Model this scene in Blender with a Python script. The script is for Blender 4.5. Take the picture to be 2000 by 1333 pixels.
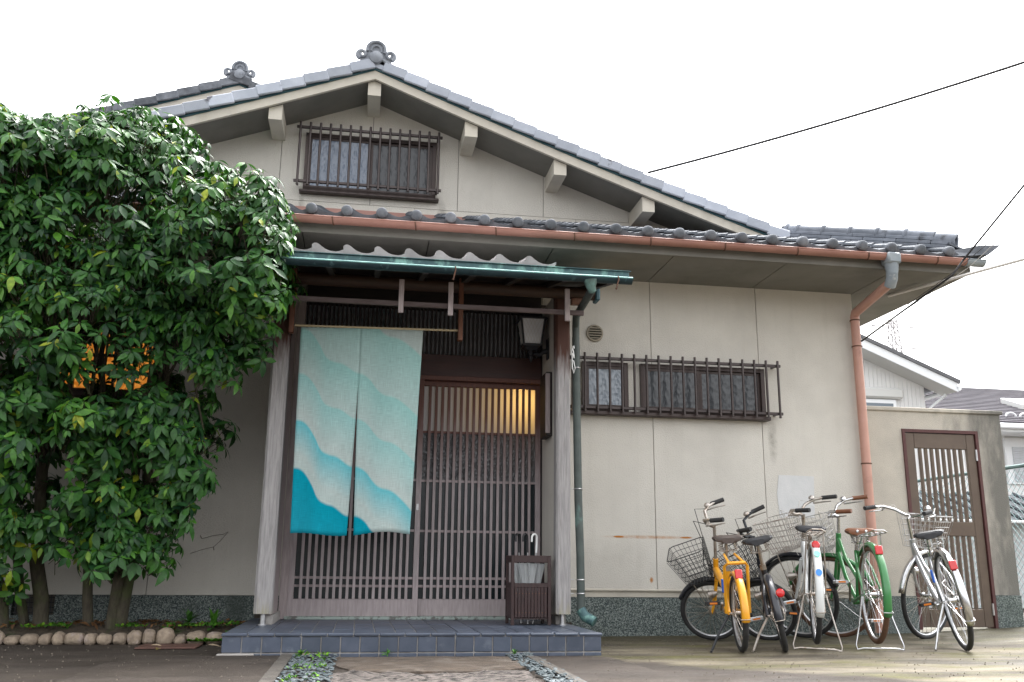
import bpy, math, random
from mathutils import Vector, Matrix, Euler, noise
import numpy as np
R = math.radians
scene = bpy.context.scene
for o in list(bpy.data.objects): bpy.data.objects.remove(o)
COL = scene.collection
# ------------------------------------------------------------------ camera
cam_d = bpy.data.cameras.new('camera'); cam = bpy.data.objects.new('camera', cam_d); COL.objects.link(cam)
PIT, YAW, ROL = .238095, .1587027, -.0099104
fw = Vector((math.sin(YAW)*math.cos(PIT), math.cos(YAW)*math.cos(PIT), math.sin(PIT)))
rt = Vector((math.cos(YAW), -math.sin(YAW), 0)); dn = fw.cross(rt)
cr, sr = math.cos(ROL), math.sin(ROL)
ri = cr*rt + sr*dn; do = -sr*rt + cr*dn
m = Matrix.Identity(4)
for i in range(3): m[i][0] = ri[i]; m[i][1] = -do[i]; m[i][2] = -fw[i]
m[0][3], m[1][3], m[2][3] = 0, -7.5, .535
cam.matrix_world = m
cam_d.sensor_width = 36; cam_d.lens = 1805.47/2000*36; cam_d.clip_end = 3000; cam_d.clip_start = .05
scene.camera = cam
# ------------------------------------------------------------------ sky and sun (overcast)
w = bpy.data.worlds.new('World'); scene.world = w; w.use_nodes = True
nt = w.node_tree; bg = nt.nodes['Background']
sky = nt.nodes.new('ShaderNodeTexSky'); sky.sky_type = 'NISHITA'; sky.sun_disc = False
sky.sun_elevation = R(60); sky.sun_rotation = R(35); sky.air_density = 1.0; sky.dust_density = 6.0; sky.ozone_density = 1.0
hs = nt.nodes.new('ShaderNodeHueSaturation'); hs.inputs['Saturation'].default_value = .10
nt.links.new(sky.outputs[0], hs.inputs['Color']); nt.links.new(hs.outputs[0], bg.inputs['Color'])
bg.inputs['Strength'].default_value = .15
sd = bpy.data.lights.new('sun', 'SUN'); sd.energy = .5; sd.angle = R(40); sd.color = (1, .965, .92)
so = bpy.data.objects.new('sun', sd); COL.objects.link(so)
el, az = R(60), R(35)
sdir = Vector((math.sin(az)*math.cos(el), math.cos(az)*math.cos(el), math.sin(el)))
so.rotation_euler = sdir.to_track_quat('Z', 'Y').to_euler(); so.location = (3, -6, 12)
scene.view_settings.view_transform = 'Standard'; scene.view_settings.look = 'None'
scene.view_settings.exposure = 2.38; scene.view_settings.gamma = 1
scene.view_settings.use_curve_mapping = False
random.seed(7); np.random.seed(7)

# ------------------------------------------------------------------ helpers
class MB:
    def __init__(s): s.v = []; s.f = []
    def add(s, vs, fs):
        b = len(s.v); s.v += [tuple(p) for p in vs]; s.f += [tuple(b+i for i in q) for q in fs]; return s
    def box(s, a, b):
        x0, y0, z0 = a; x1, y1, z1 = b
        return s.add([(x0,y0,z0),(x1,y0,z0),(x1,y1,z0),(x0,y1,z0),(x0,y0,z1),(x1,y0,z1),(x1,y1,z1),(x0,y1,z1)],
                     [(0,3,2,1),(4,5,6,7),(0,1,5,4),(1,2,6,5),(2,3,7,6),(3,0,4,7)])
    def bev(s, a, b, c=.006):
        # box with chamfered edges
        x0,y0,z0 = a; x1,y1,z1 = b
        c = min(c, abs(x1-x0)*.3, abs(y1-y0)*.3, abs(z1-z0)*.3)
        vs = []; idx = {}
        for ix,(x,sx) in enumerate(((x0,1),(x1,-1))):
            for iy,(y,sy) in enumerate(((y0,1),(y1,-1))):
                for iz,(z,sz) in enumerate(((z0,1),(z1,-1))):
                    for k in range(3):
                        p = [x+sx*c, y+sy*c, z+sz*c]; p[k] = (x,y,z)[k]
                        idx[(ix,iy,iz,k)] = len(vs); vs.append(tuple(p))
        I = lambda *a: idx[a]
        fs = []
        for k in range(3):
            for e in (0,1):
                o = [(0,0),(1,0),(1,1),(0,1)]; q = []
                for (p1,p2) in o:
                    t = [0,0,0]; t[k] = e; t[(k+1)%3] = p1; t[(k+2)%3] = p2; q.append(I(*t, k))
                fs.append(tuple(q if e else q[::-1]))
        for k in range(3):
            a1, a2 = (k+1)%3, (k+2)%3
            for e1 in (0,1):
                for e2 in (0,1):
                    q = []
                    for e, kk in ((0,a1),(1,a1),(1,a2),(0,a2)):
                        t = [0,0,0]; t[k] = e; t[a1] = e1; t[a2] = e2; q.append(I(*t, kk))
                    fs.append(tuple(q if (e1 != e2) else q[::-1]))
        for ix in (0,1):
            for iy in (0,1):
                for iz in (0,1):
                    q = [I(ix,iy,iz,0), I(ix,iy,iz,1), I(ix,iy,iz,2)]
                    fs.append(tuple(q if (ix+iy+iz) % 2 else q[::-1]))
        return s.add(vs, fs)
    def prism(s, poly, y0, y1):
        # polygon in (x,z) extruded in y ; convex or simple
        n = len(poly)
        vs = [(x,y0,z) for x,z in poly] + [(x,y1,z) for x,z in poly]
        fs = [tuple(range(n)), tuple(range(2*n-1, n-1, -1))] + [((i+1)%n, i, n+i, n+(i+1)%n) for i in range(n)]
        return s.add(vs, fs)
    def prismz(s, poly, z0, z1):
        n = len(poly)
        vs = [(x,y,z0) for x,y in poly] + [(x,y,z1) for x,y in poly]
        fs = [tuple(range(n-1,-1,-1)), tuple(range(n, 2*n))] + [(i, (i+1)%n, n+(i+1)%n, n+i) for i in range(n)]
        return s.add(vs, fs)
    def tube(s, path, r, n=8, closed=False, caps=True):
        P = [Vector(p) for p in path]; k = len(P)
        rr = r if isinstance(r, (list, tuple)) else [r]*k
        T = []
        for i in range(k):
            if closed: t = P[(i+1)%k] - P[i-1]
            else: t = P[min(i+1,k-1)] - P[max(i-1,0)]
            T.append(t.normalized() if t.length > 1e-9 else Vector((0,0,1)))
        up = Vector((0,0,1)) if abs(T[0].z) < .9 else Vector((1,0,0))
        a = (up - T[0]*up.dot(T[0])).normalized()
        vs = []
        for i in range(k):
            a = (a - T[i]*a.dot(T[i]))
            a = a.normalized() if a.length > 1e-6 else T[i].orthogonal().normalized()
            b = T[i].cross(a)
            for j in range(n):
                th = 2*math.pi*(j+.5)/n
                vs.append(P[i] + (a*math.cos(th) + b*math.sin(th))*rr[i])
        fs = []
        for i in range(k if closed else k-1):
            i2 = (i+1) % k
            for j in range(n): fs.append((i*n+j, i*n+(j+1)%n, i2*n+(j+1)%n, i2*n+j))
        if caps and not closed:
            fs.append(tuple(range(n-1,-1,-1))); fs.append(tuple((k-1)*n+j for j in range(n)))
        return s.add(vs, fs)
    def cyl(s, p0, p1, r0, r1=None, n=12): return s.tube([p0, p1], [r0, r0 if r1 is None else r1], n)
    def lathe(s, prof, o, axis=(0,0,1), n=20):
        # prof: list of (radius, height along axis)
        ax = Vector(axis).normalized(); a = ax.orthogonal().normalized(); b = ax.cross(a); o = Vector(o)
        vs = []; k = len(prof)
        for r, h in prof:
            for j in range(n):
                th = 2*math.pi*j/n; vs.append(o + ax*h + (a*math.cos(th)+b*math.sin(th))*r)
        fs = [(i*n+j, i*n+(j+1)%n, (i+1)*n+(j+1)%n, (i+1)*n+j) for i in range(k-1) for j in range(n)]
        fs += [tuple(range(n-1,-1,-1)), tuple((k-1)*n+j for j in range(n))]
        return s.add(vs, fs)
    def torus(s, c, R_, r, axis=(0,1,0), n=40, m_=8, flat=1.0):
        ax = Vector(axis).normalized(); a = ax.orthogonal().normalized(); b = ax.cross(a); c = Vector(c); vs = []
        for i in range(n):
            th = 2*math.pi*i/n; d = a*math.cos(th)+b*math.sin(th)
            for j in range(m_):
                ph = 2*math.pi*j/m_; vs.append(c + d*(R_ + r*math.cos(ph)*flat) + ax*r*math.sin(ph))
        fs = [(i*m_+j, ((i+1)%n)*m_+j, ((i+1)%n)*m_+(j+1)%m_, i*m_+(j+1)%m_) for i in range(n) for j in range(m_)]
        return s.add(vs, fs)
    def grid(s, fn, nu, nv):
        vs = [fn(i/nu, j/nv) for j in range(nv+1) for i in range(nu+1)]
        fs = [(j*(nu+1)+i, j*(nu+1)+i+1, (j+1)*(nu+1)+i+1, (j+1)*(nu+1)+i) for j in range(nv) for i in range(nu)]
        return s.add(vs, fs)
    def xf(s, M): s.v = [tuple(M @ Vector(p)) for p in s.v]; return s
    def mesh(s, name, mat, smooth=False):
        me = bpy.data.meshes.new(name); me.from_pydata(s.v, [], s.f); me.update()
        if mat: me.materials.append(mat)
        if smooth:
            me.polygons.foreach_set('use_smooth', [True]*len(me.polygons))
            try: me.set_sharp_from_angle(angle=R(40))
            except Exception: pass
        return me
    def build(s, name, mat, parent=None, smooth=False):
        o = bpy.data.objects.new(name, s.mesh(name, mat, smooth)); COL.objects.link(o)
        if parent:
            o.parent = parent
            if parent.get('world_parts'):
                o.matrix_parent_inverse = Matrix.Translation(-Vector(parent.location))
        return o
def put(name, me, loc, rot=(0,0,0), parent=None, scale=None):
    o = bpy.data.objects.new(name, me); COL.objects.link(o); o.location = loc; o.rotation_euler = rot
    if scale: o.scale = scale
    if parent:
        o.parent = parent
        if parent.get('world_parts'): o.matrix_parent_inverse = Matrix.Translation(-Vector(parent.location))
    return o
def tag(o, label, cat, group=None):
    o['label'] = label; o['category'] = cat
    if group: o['group'] = group
    return o
def thing(name, label, cat, loc=(0,0,0), group=None, world=True):
    o = bpy.data.objects.new(name, None); COL.objects.link(o); o.location = loc; o.empty_display_size = .1
    if world: o['world_parts'] = 1
    return tag(o, label, cat, group)
def structure(o): o['kind'] = 'structure'; return o
def stuff(o): o['kind'] = 'stuff'; return o

# ------------------------------------------------------------------ materials
MATS = {}
def mat(name, c1, c2=None, rough=.6, metal=0, scale=6, detail=6, bump=0, bscale=60, stretch=(1,1,1), rand=0, spec=.5,
        c3=None, scale3=2, lo3=.5, hi3=.7, rlo=None, stretch3=(1,1,1), bdist=.01, coat=0, stain=None, lo=.35, hi=.65, obj=False):
    M = bpy.data.materials.new(name); M.use_nodes = True; t = M.node_tree; N = t.nodes; L = t.links
    bs = N['Principled BSDF']; bs.inputs['Roughness'].default_value = rough; bs.inputs['Metallic'].default_value = metal
    bs.inputs['Specular IOR Level'].default_value = spec
    if coat: bs.inputs['Coat Weight'].default_value = coat; bs.inputs['Coat Roughness'].default_value = .12
    if obj: co = N.new('ShaderNodeTexCoord').outputs['Object']
    else: co = N.new('ShaderNodeNewGeometry').outputs['Position']
    def mapped(st):
        mp = N.new('ShaderNodeMapping'); mp.inputs['Scale'].default_value = st; L.new(co, mp.inputs['Vector']); return mp.outputs[0]
    def nz(sc, st, dt=detail, rg=.6):
        n = N.new('ShaderNodeTexNoise'); n.inputs['Scale'].default_value = sc; n.inputs['Detail'].default_value = dt
        n.inputs['Roughness'].default_value = rg; L.new(mapped(st), n.inputs['Vector']); return n.outputs[0]
    def ramp(src, a, b):
        r = N.new('ShaderNodeMapRange'); r.inputs['From Min'].default_value = a; r.inputs['From Max'].default_value = b
        L.new(src, r.inputs['Value']); return r.outputs[0]
    def mix(fac, a, b, mode='MIX'):
        x = N.new('ShaderNodeMix'); x.data_type = 'RGBA'; x.blend_type = mode
        for inp, val in ((x.inputs[0], fac), (x.inputs[6], a), (x.inputs[7], b)):
            if isinstance(val, bpy.types.NodeSocket): L.new(val, inp)
            else: inp.default_value = val if not isinstance(val, tuple) else (*val, 1)[:4]
        return x.outputs[2]
    c = tuple(c1)
    if c2: n1 = nz(scale, stretch); c = mix(ramp(n1, lo, hi), c1, c2)
    if c3: n3 = nz(scale3, stretch3); f3 = ramp(n3, lo3, hi3); c = mix(f3, c, c3)
    if stain: c = stain(N, L, co, c, mix, ramp, nz)
    if rand:
        oi = N.new('ShaderNodeObjectInfo'); r = N.new('ShaderNodeMapRange'); L.new(oi.outputs['Random'], r.inputs['Value'])
        r.inputs['To Min'].default_value = 1-rand; r.inputs['To Max'].default_value = 1+rand
        cc = N.new('ShaderNodeCombineColor'); 
        for i in range(3): L.new(r.outputs[0], cc.inputs[i])
        c = mix(1.0, c, cc.outputs[0], 'MULTIPLY')
    if isinstance(c, tuple): bs.inputs['Base Color'].default_value = (*c, 1)
    else: L.new(c, bs.inputs['Base Color'])
    if rlo is not None:
        rr = N.new('ShaderNodeMapRange'); L.new(nz(scale*.7, stretch), rr.inputs['Value'])
        rr.inputs['From Min'].default_value = .3; rr.inputs['From Max'].default_value = .7
        rr.inputs['To Min'].default_value = rlo; rr.inputs['To Max'].default_value = rough; L.new(rr.outputs[0], bs.inputs['Roughness'])
    if bump:
        b = N.new('ShaderNodeBump'); b.inputs['Strength'].default_value = bump; b.inputs['Distance'].default_value = bdist
        L.new(nz(bscale, stretch, 4), b.inputs['Height']); L.new(b.outputs[0], bs.inputs['Normal'])
    MATS[name] = M; return M

def wall_stain(N, L, co, c, mix, ramp, nz):
    # rust line, rust spot and water runs: marks with a place of their own on the plaster
    sx = N.new('ShaderNodeSeparateXYZ'); L.new(co, sx.inputs[0])
    def mth(op, a, b=None):
        n = N.new('ShaderNodeMath'); n.operation = op
        for i, v in enumerate((a, b)):
            if v is None: continue
            if isinstance(v, bpy.types.NodeSocket): L.new(v, n.inputs[i])
            else: n.inputs[i].default_value = v
        return n.outputs[0]
    def blob(x, z, hx, hz, pw=1.0):
        dx = mth('DIVIDE', mth('SUBTRACT', sx.outputs[0], x), hx); dz = mth('DIVIDE', mth('SUBTRACT', sx.outputs[2], z), hz)
        d = mth('ADD', mth('MULTIPLY', dx, dx), mth('MULTIPLY', dz, dz))
        return mth('MAXIMUM', mth('SUBTRACT', 1.0, d), 0.0)
    wob = ramp(nz(14, (1,1,1)), .25, .75)
    rust = mth('MULTIPLY', blob(2.35, .772, .42, .017), wob)
    rust = mth('ADD', rust, mth('MULTIPLY', blob(2.10, .772, .05, .010), 1.2))
    rust = mth('ADD', rust, mth('MULTIPLY', blob(2.68, .772, .06, .010), 1.0))
    rust = mth('MINIMUM', mth('ADD', rust, blob(2.372, .43, .018, .028)), 1.0)
    c = mix(rust, c, (.42, .17, .035))
    run = mth('MULTIPLY', blob(3.49, 1.62, .05, .24), wob)
    run = mth('ADD', run, mth('MULTIPLY', blob(.62, 3.70, .05, .16), wob))
    run = mth('ADD', run, mth('MULTIPLY', blob(-.66, 3.72, .03, .12), wob))
    run = mth('ADD', run, mth('MULTIPLY', mth('MULTIPLY', blob(2.05, .62, .38, .16), wob), .22))
    c = mix(mth('MULTIPLY', ramp(nz(5, (2,2,.14)), .52, .80), .17), c, (.36,.34,.295))
    c = mix(mth('MULTIPLY', ramp(nz(70, (1,1,1), 3), .60, .74), .22), c, (.30,.285,.25))
    return mix(mth('MINIMUM', mth('MULTIPLY', run, .75), .8), c, (.16,.145,.12))

mat('plaster', (.635,.61,.555), (.575,.55,.50), rough=.92, scale=1.6, bump=.9, bscale=95, c3=(.47,.45,.41), scale3=1.1, lo3=.52, hi3=.85, stain=wall_stain, spec=.2, bdist=.006)
mat('plaster_soffit', (.215,.208,.188), (.175,.17,.152), rough=.92, scale=2.5, bump=.3, bscale=120, c3=(.13,.13,.11), scale3=1.4, lo3=.5, hi3=.8, spec=.2, bdist=.004)  # eave shade is put into this colour, darker than the wall plaster
mat('joint_dark', (.12,.11,.095), rough=.9)
mat('board_cream', (.60,.56,.48), (.52,.485,.42), rough=.75, scale=4, bump=.15, bscale=80, c3=(.38,.35,.28), scale3=3, lo3=.58, hi3=.85)
mat('plinth_stone', (.03,.045,.045), (.30,.34,.32), rough=.8, scale=130, detail=2, bump=.7, bscale=120, lo=.42, hi=.68, c3=(.05,.065,.055), scale3=3, lo3=.5, hi3=.8)
mat('roof_tile', (.10,.11,.125), (.185,.195,.215), spec=.2, rough=.8, scale=9, bump=.15, bscale=90, rand=.22, c3=(.09,.095,.105), scale3=6, lo3=.58, hi3=.72)
mat('verge_tile', (.34,.37,.43), (.41,.44,.50), rough=.6, scale=7, bump=.12, bscale=90, rand=.22, c3=(.12,.12,.14), scale3=5, lo3=.62, hi3=.68)  # bluish sky light on the verge faces is put into this colour
mat('canopy_tile', (.40,.385,.385), (.30,.29,.29), rough=.6, scale=12, bump=.2, bscale=120, rand=.08)
mat('salmon', (.30,.145,.112), (.36,.18,.14), rough=.55, scale=5, bump=.04, bscale=60, c3=(.22,.10,.075), scale3=9, lo3=.64, hi3=.8)
mat('flashing', (.30,.15,.12), (.36,.19,.155), rough=.55, scale=6)
mat('rust_strap', (.16,.075,.045), (.09,.05,.035), rough=.8, scale=30)
mat('grey_plastic', (.20,.235,.26), (.26,.29,.31), rough=.5, scale=10, c3=(.42,.44,.45), scale3=16, lo3=.6, hi3=.7)
mat('copper_dark', (.010,.028,.036), (.018,.045,.055), rough=.45, metal=.2, scale=9, c3=(.07,.14,.15), scale3=14, lo3=.6, hi3=.75, stretch3=(1.6,1,1))
mat('copper_rim', (.24,.50,.46), (.12,.30,.30), rough=.5, scale=9)
mat('copper', (.03,.075,.085), (.055,.12,.125), rough=.5, metal=.25, scale=9, c3=(.20,.38,.33), scale3=7, lo3=.50, hi3=.64, stretch3=(1.6,1,1))
mat('copper_pipe', (.045,.058,.054), (.07,.088,.08), rough=.6, scale=8, c3=(.14,.27,.24), scale3=5, lo3=.58, hi3=.72, stretch3=(1,1,.5))
mat('copper_line', (.03,.09,.11), rough=.5)
mat('ridge_tile', (.13,.145,.17), (.19,.205,.235), rough=.8, spec=.2, scale=9, bump=.15, bscale=90, rand=.2, c3=(.08,.085,.095), scale3=8, lo3=.6, hi3=.7)
mat('ornament_tile', (.19,.205,.235), (.26,.28,.31), rough=.6, spec=.3, scale=14, c3=(.10,.105,.12), scale3=10, lo3=.58, hi3=.72)
mat('old_wood', (.33,.29,.275), (.235,.205,.20), rough=.85, scale=10, stretch=(9,9,.7), bump=.5, bscale=26, c3=(.14,.075,.05), scale3=2.2, lo3=.6, hi3=.8, stretch3=(3,3,.8))
mat('slat_wood', (.37,.315,.31), (.28,.235,.235), rough=.7, scale=14, stretch=(5,5,.6), bump=.15, bscale=40, rand=.10)
mat('slat_red', (.16,.065,.045), (.115,.05,.038), rough=.6, scale=14, stretch=(5,5,.6), bump=.15, bscale=40)
mat('dark_wood', (.020,.013,.011), (.013,.010,.009), rough=.65, scale=8, stretch=(1,6,6), bump=.2, bscale=40)
mat('brown_wood', (.20,.095,.055), (.15,.07,.042), rough=.6, scale=9, stretch=(6,6,.8), bump=.15, bscale=40)
mat('beam_wood', (.055,.027,.015), (.036,.02,.012), rough=.6, scale=9, stretch=(.8,6,6), bump=.15, bscale=40)
mat('rail_wood', (.13,.10,.098), (.09,.065,.062), rough=.75, scale=10, stretch=(1,6,6), bump=.2, bscale=40)
mat('weathered_end', (.50,.44,.44), (.36,.30,.30), rough=.8, scale=12, stretch=(6,6,.8))
mat('bronze_frame', (.052,.034,.030), (.04,.027,.024), rough=.38, metal=.3, scale=10)
mat('bronze_bar', (.06,.045,.042), (.045,.035,.034), rough=.35, metal=.4, scale=10)
mat('gate_brown', (.118,.086,.064), (.098,.07,.053), rough=.42, metal=.2, scale=8)
mat('gate_frame_red', (.070,.022,.022), (.09,.03,.028), rough=.6, scale=20, c3=(.40,.36,.33), scale3=26, lo3=.72, hi3=.74)
mat('steel', (.55,.55,.55), (.42,.42,.43), rough=.35, metal=.9, scale=20)
mat('white_paint', (.78,.78,.77), (.70,.70,.70), rough=.5, scale=5)
mat('wood_box', (.024,.011,.011), (.036,.015,.014), rough=.5, scale=12, stretch=(6,6,1), bump=.2, bscale=60)
mat('black_metal', (.02,.022,.026), (.03,.032,.036), rough=.4, metal=.3, scale=20)
mat('interior', (.05,.04,.032), rough=.9)
mat('soil', (.055,.042,.030), (.10,.075,.05), rough=.95, scale=14, bump=1, bscale=40, bdist=.03, c3=(.05,.09,.02), scale3=5, lo3=.55, hi3=.7)
mat('bark', (.085,.075,.05), (.05,.042,.03), rough=.9, scale=12, stretch=(4,4,1), bump=.6, bscale=50, c3=(.07,.085,.03), scale3=5, lo3=.5, hi3=.7)
mat('edging', (.36,.285,.21), (.23,.18,.135), rough=.85, scale=28, bump=.8, bscale=70, rand=.18, c3=(.42,.34,.30), scale3=9, lo3=.55, hi3=.7)
mat('flagstone', (.14,.105,.078), (.065,.05,.038), rough=.85, scale=9, stretch=(.7,5,1), bump=.9, bscale=30, bdist=.02, c3=(.18,.15,.125), scale3=5, lo3=.5, hi3=.7)
mat('flagstone_rough', (.17,.145,.13), (.022,.018,.016), rough=.9, scale=22, stretch=(1,2,1), bump=1, bscale=34, bdist=.03, lo=.44, hi=.6)
mat('pebble', (.055,.075,.085), (.11,.13,.135), rough=.6, scale=18)
mat('grout', (.42,.40,.38), (.26,.24,.22), rough=.9, scale=14)
mat('step_tile', (.055,.07,.10), (.075,.09,.125), rough=.4, scale=12, bump=.08, bscale=60, rand=.16, spec=.5, c3=(.14,.16,.19), scale3=10, lo3=.6, hi3=.75)
mat('slab_concrete', (.10,.088,.075), (.06,.052,.044), rough=.8, rlo=.4, scale=8, bump=.7, bscale=110, c3=(.20,.185,.165), scale3=90, lo3=.62, hi3=.75)
mat('rust_plate', (.12,.055,.04), (.085,.045,.035), rough=.6, scale=14, bump=.3, bscale=60)
mat('wire_black', (.015,.015,.017), rough=.6)
mat('wire_grey', (.60,.58,.55), rough=.6)
mat('lintel_wood', (.060,.020,.015), (.042,.016,.013), rough=.5, scale=6, stretch=(.6,5,5), bump=.1, bscale=30)
mat('transom_panel', (.50,.52,.55), (.40,.42,.45), rough=.5, scale=5)
# ------------------------------------------------------------------ ground
def ground_stain(N, L, co, c, mix, ramp, nz):
    sx = N.new('ShaderNodeSeparateXYZ'); L.new(co, sx.inputs[0])
    def mth(op, a, b=None):
        n = N.new('ShaderNodeMath'); n.operation = op
        for i, v in enumerate((a, b)):
            if v is None: continue
            if isinstance(v, bpy.types.NodeSocket): L.new(v, n.inputs[i])
            else: n.inputs[i].default_value = v
        return n.outputs[0]
    # pale concrete apron right of a wavering line, dark aggregate on the left
    line = mth('ADD', mth('ADD', sx.outputs[1], 2.05), mth('MULTIPLY', mth('SUBTRACT', sx.outputs[0], 1.55), .80))
    line = mth('ADD', line, mth('MULTIPLY', mth('SUBTRACT', nz(2.2, (1,1,1)), .5), .9))
    msk = mth('MULTIPLY', ramp(line, -.10, .16), ramp(sx.outputs[0], 1.38, 1.50))
    msk = mth('MULTIPLY', msk, ramp(sx.outputs[1], 1.2, .9))
    con = mix(ramp(nz(3.5, (.7,1.3,1)), .36, .64), (.195,.168,.118), (.105,.09,.064))
    con = mix(ramp(nz(1.5, (.5,2.0,1)), .44, .58), con, (.06,.05,.036))
    con = mix(mth('MULTIPLY', ramp(nz(2.3, (.7,1.6,1)), .50, .66), .8), con, (.105,.10,.028))
    near = mth('ADD', mth('MULTIPLY', mth('SUBTRACT', nz(3, (.8,1,1)), .5), .8), sx.outputs[1])
    con = mix(mth('MULTIPLY', ramp(near, -1.15, -.45), .8), con, (.055,.050,.030))
    con = mix(mth('MULTIPLY', ramp(nz(60, (1,1,1), 3), .60, .70), .30), con, (.40,.36,.29))
    con = mix(mth('MULTIPLY', ramp(nz(45, (1,1,1), 3), .58, .66), .5), con, (.05,.042,.03))
    return mix(msk, c, con)
mat('ground', (.032,.025,.020), (.060,.048,.039), rough=.9, rlo=.5, spec=.3, scale=3, detail=8, bump=.8, bscale=110, stretch=(.6,1.4,1), c3=(.24,.20,.16), scale3=75, lo3=.64, hi3=.72, stain=ground_stain, bdist=.006)
g = MB(); g.grid(lambda u, v: (-3 + u*14, -9 + v*14, 0), 1, 1)
g.v = [(-400,-400,-.02),(400,-400,-.02),(400,600,-.02),(-400,600,-.02)]; 
structure(g.build('ground', MATS['ground']))
# yard surface with a gentle unevenness
g = MB()
def gy(u, v):
    x = -8 + u*20; y = -9 + v*9.6
    z = .008*noise.noise((x*.8, y*.8, 0)) + (.05*max(0, x-4.6) if y > -1 else .05*max(0, x-4.6)*max(0, (y+2)))
    if abs(x) < 2 and -3.4 < y < -1.2: z = min(z, -.001)
    return (x, y, max(z, -.008) - .003)
g.grid(gy, 120, 60); structure(g.build('yard', MATS['ground'], None, True))

# concrete slabs beside the flagstone path
def slab(poly, label_only=None):
    s = MB(); s.prismz(poly, .0005, .012); return structure(s.build('paving_slab', MATS['ground']))
slab([(-1.3,-3.6),(-.33,-3.6),(-.37,-1.69),(-1.3,-1.69)])
slab([(.965,-3.6),(1.62,-3.6),(1.50,-1.86),(1.07,-1.86)])
s = MB()
s.box((-.41,-3.6,.0118),(-.345,-1.71,.022)); structure(s.build('slab_rim', MATS['slab_concrete']))
s = MB(); s.box((1.0,-3.6,.0118),(1.06,-1.90,.022)); structure(s.build('slab_rim', MATS['slab_concrete']))
# planting bed
g = MB()
def bed(u, v):
    x = -5 + u*4.3; y = -.62 + v*.66
    z = .05 + .05*min(1, v*3) + .025*noise.noise((x*3, y*3, 2)) + .012*noise.noise((x*11, y*11, 5))
    if u > .93: z -= (u-.93)*1.0
    return (x, y, z)
g.grid(bed, 90, 16); structure(g.build('planting_bed', MATS['soil'], None, True))

# ------------------------------------------------------------------ house
HOUSE = thing('house', 'single storey Japanese house with beige plaster walls, grey tiled gable roof and salmon gutter', 'house')
H = lambda mb, n, mt, sm=False, par=None: mb.build(n, MATS[mt], par or HOUSE, sm)
EAVE = 2.97; XC = 4.33
# plinths
p = MB(); p.box((1.46,-.012,-.05),(XC+.012,.1,.292)); H(p, 'plinth', 'plinth_stone')
p = MB(); p.box((-6,-.012,-.05),(-2.47,.1,.292)); p.box((-2.18,-.012,-.05),(-.52,.1,.292)); p.box((-2.47,-.012,-.05),(-2.18,.1,.15)); H(p, 'plinth', 'plinth_stone')
p = MB(); p.box((-2.47,.06,.15),(-2.18,.09,.292)); vb = H(p, 'floor_vent', 'joint_dark')
p = MB()
for i in range(9): p.box((-2.45+i*.03,.0,.15),(-2.445+i*.03,.008,.292))
for i in range(4): p.box((-2.47,.002,.165+i*.035),(-2.18,.006,.170+i*.035))
H(p, 'vent_grille', 'black_metal', par=vb)
# backing and wall panels
p = MB(); p.box((-6,.014,.25),(-.52,.14,2.975)); p.box((1.46,.014,.25),(XC-.005,.14,2.975)); p.box((XC-.13,.14,.0),(XC-.004,6,2.975)); p.box((-.52,.014,2.62),(1.46,.14,2.975)); H(p, 'wall_core', 'joint_dark')
def wall_panel(x0, x1, z0, z1):
    p = MB(); p.bev((x0+.0025,0,z0),(x1-.0025,.02,z1), .002); return H(p, 'wall_panel', 'plaster')
for a, b in ((1.46,2.42),(2.42,3.40),(3.40,XC)): wall_panel(a, b, .294, 2.974)
for a, b in ((-5.4,-4.42),(-4.42,-3.46),(-3.46,-2.5),(-2.5,-1.55),(-1.55,-.52)): wall_panel(a, b, .294, 2.974)
wall_panel(-.52, 1.46, 2.62, 2.974)
p = MB(); p.box((XC-.002,.02,0),(XC+.004,6,2.974)); H(p, 'side_wall', 'plaster')
# repaired patch, conduit and base strip
p = MB(); p.prism([(3.515,.95),(3.83,.955),(3.845,1.305),(3.525,1.31),(3.50,1.15)], -.004, .002)
mat('patch', (.62,.62,.62), (.56,.57,.57), rough=.8, scale=8, bump=.2, bscale=90); H(p, 'wall_patch', 'patch')
p = MB(); p.tube([(1.5,-.022,.352),(2.4,-.022,.35),(3.4,-.022,.35),(4.2,-.022,.348)], .011, 8); H(p, 'conduit', 'board_cream', True)
p = MB(); p.bev((1.47,-.008,.294),(XC-.004,.001,.338), .002); H(p, 'skirting', 'board_cream')
# round vent
p = MB(); p.lathe([(.072,0),(.076,.01),(.072,.022),(.060,.024),(.058,.008)], (1.918,.001,2.48), (0,-1,0), 28)
mat('vent_tan', (.30,.265,.20), (.25,.22,.17), rough=.6, scale=10); vt = H(p, 'wall_vent', 'vent_tan', True)
p = MB()
for i in range(5):
    z = 2.48 - .044 + i*.022; hw = math.sqrt(max(.058**2-(z-2.48)**2, 0))
    p.box((1.918-hw,-.022,z-.004),(1.918+hw,-.010,z+.005))
H(p, 'louvre', 'vent_tan', par=vt)
p = MB(); p.lathe([(.058,.0),(.058,.006)], (1.918,-.001,2.48), (0,-1,0), 24); H(p, 'vent_duct', 'joint_dark', par=vt)

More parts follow.
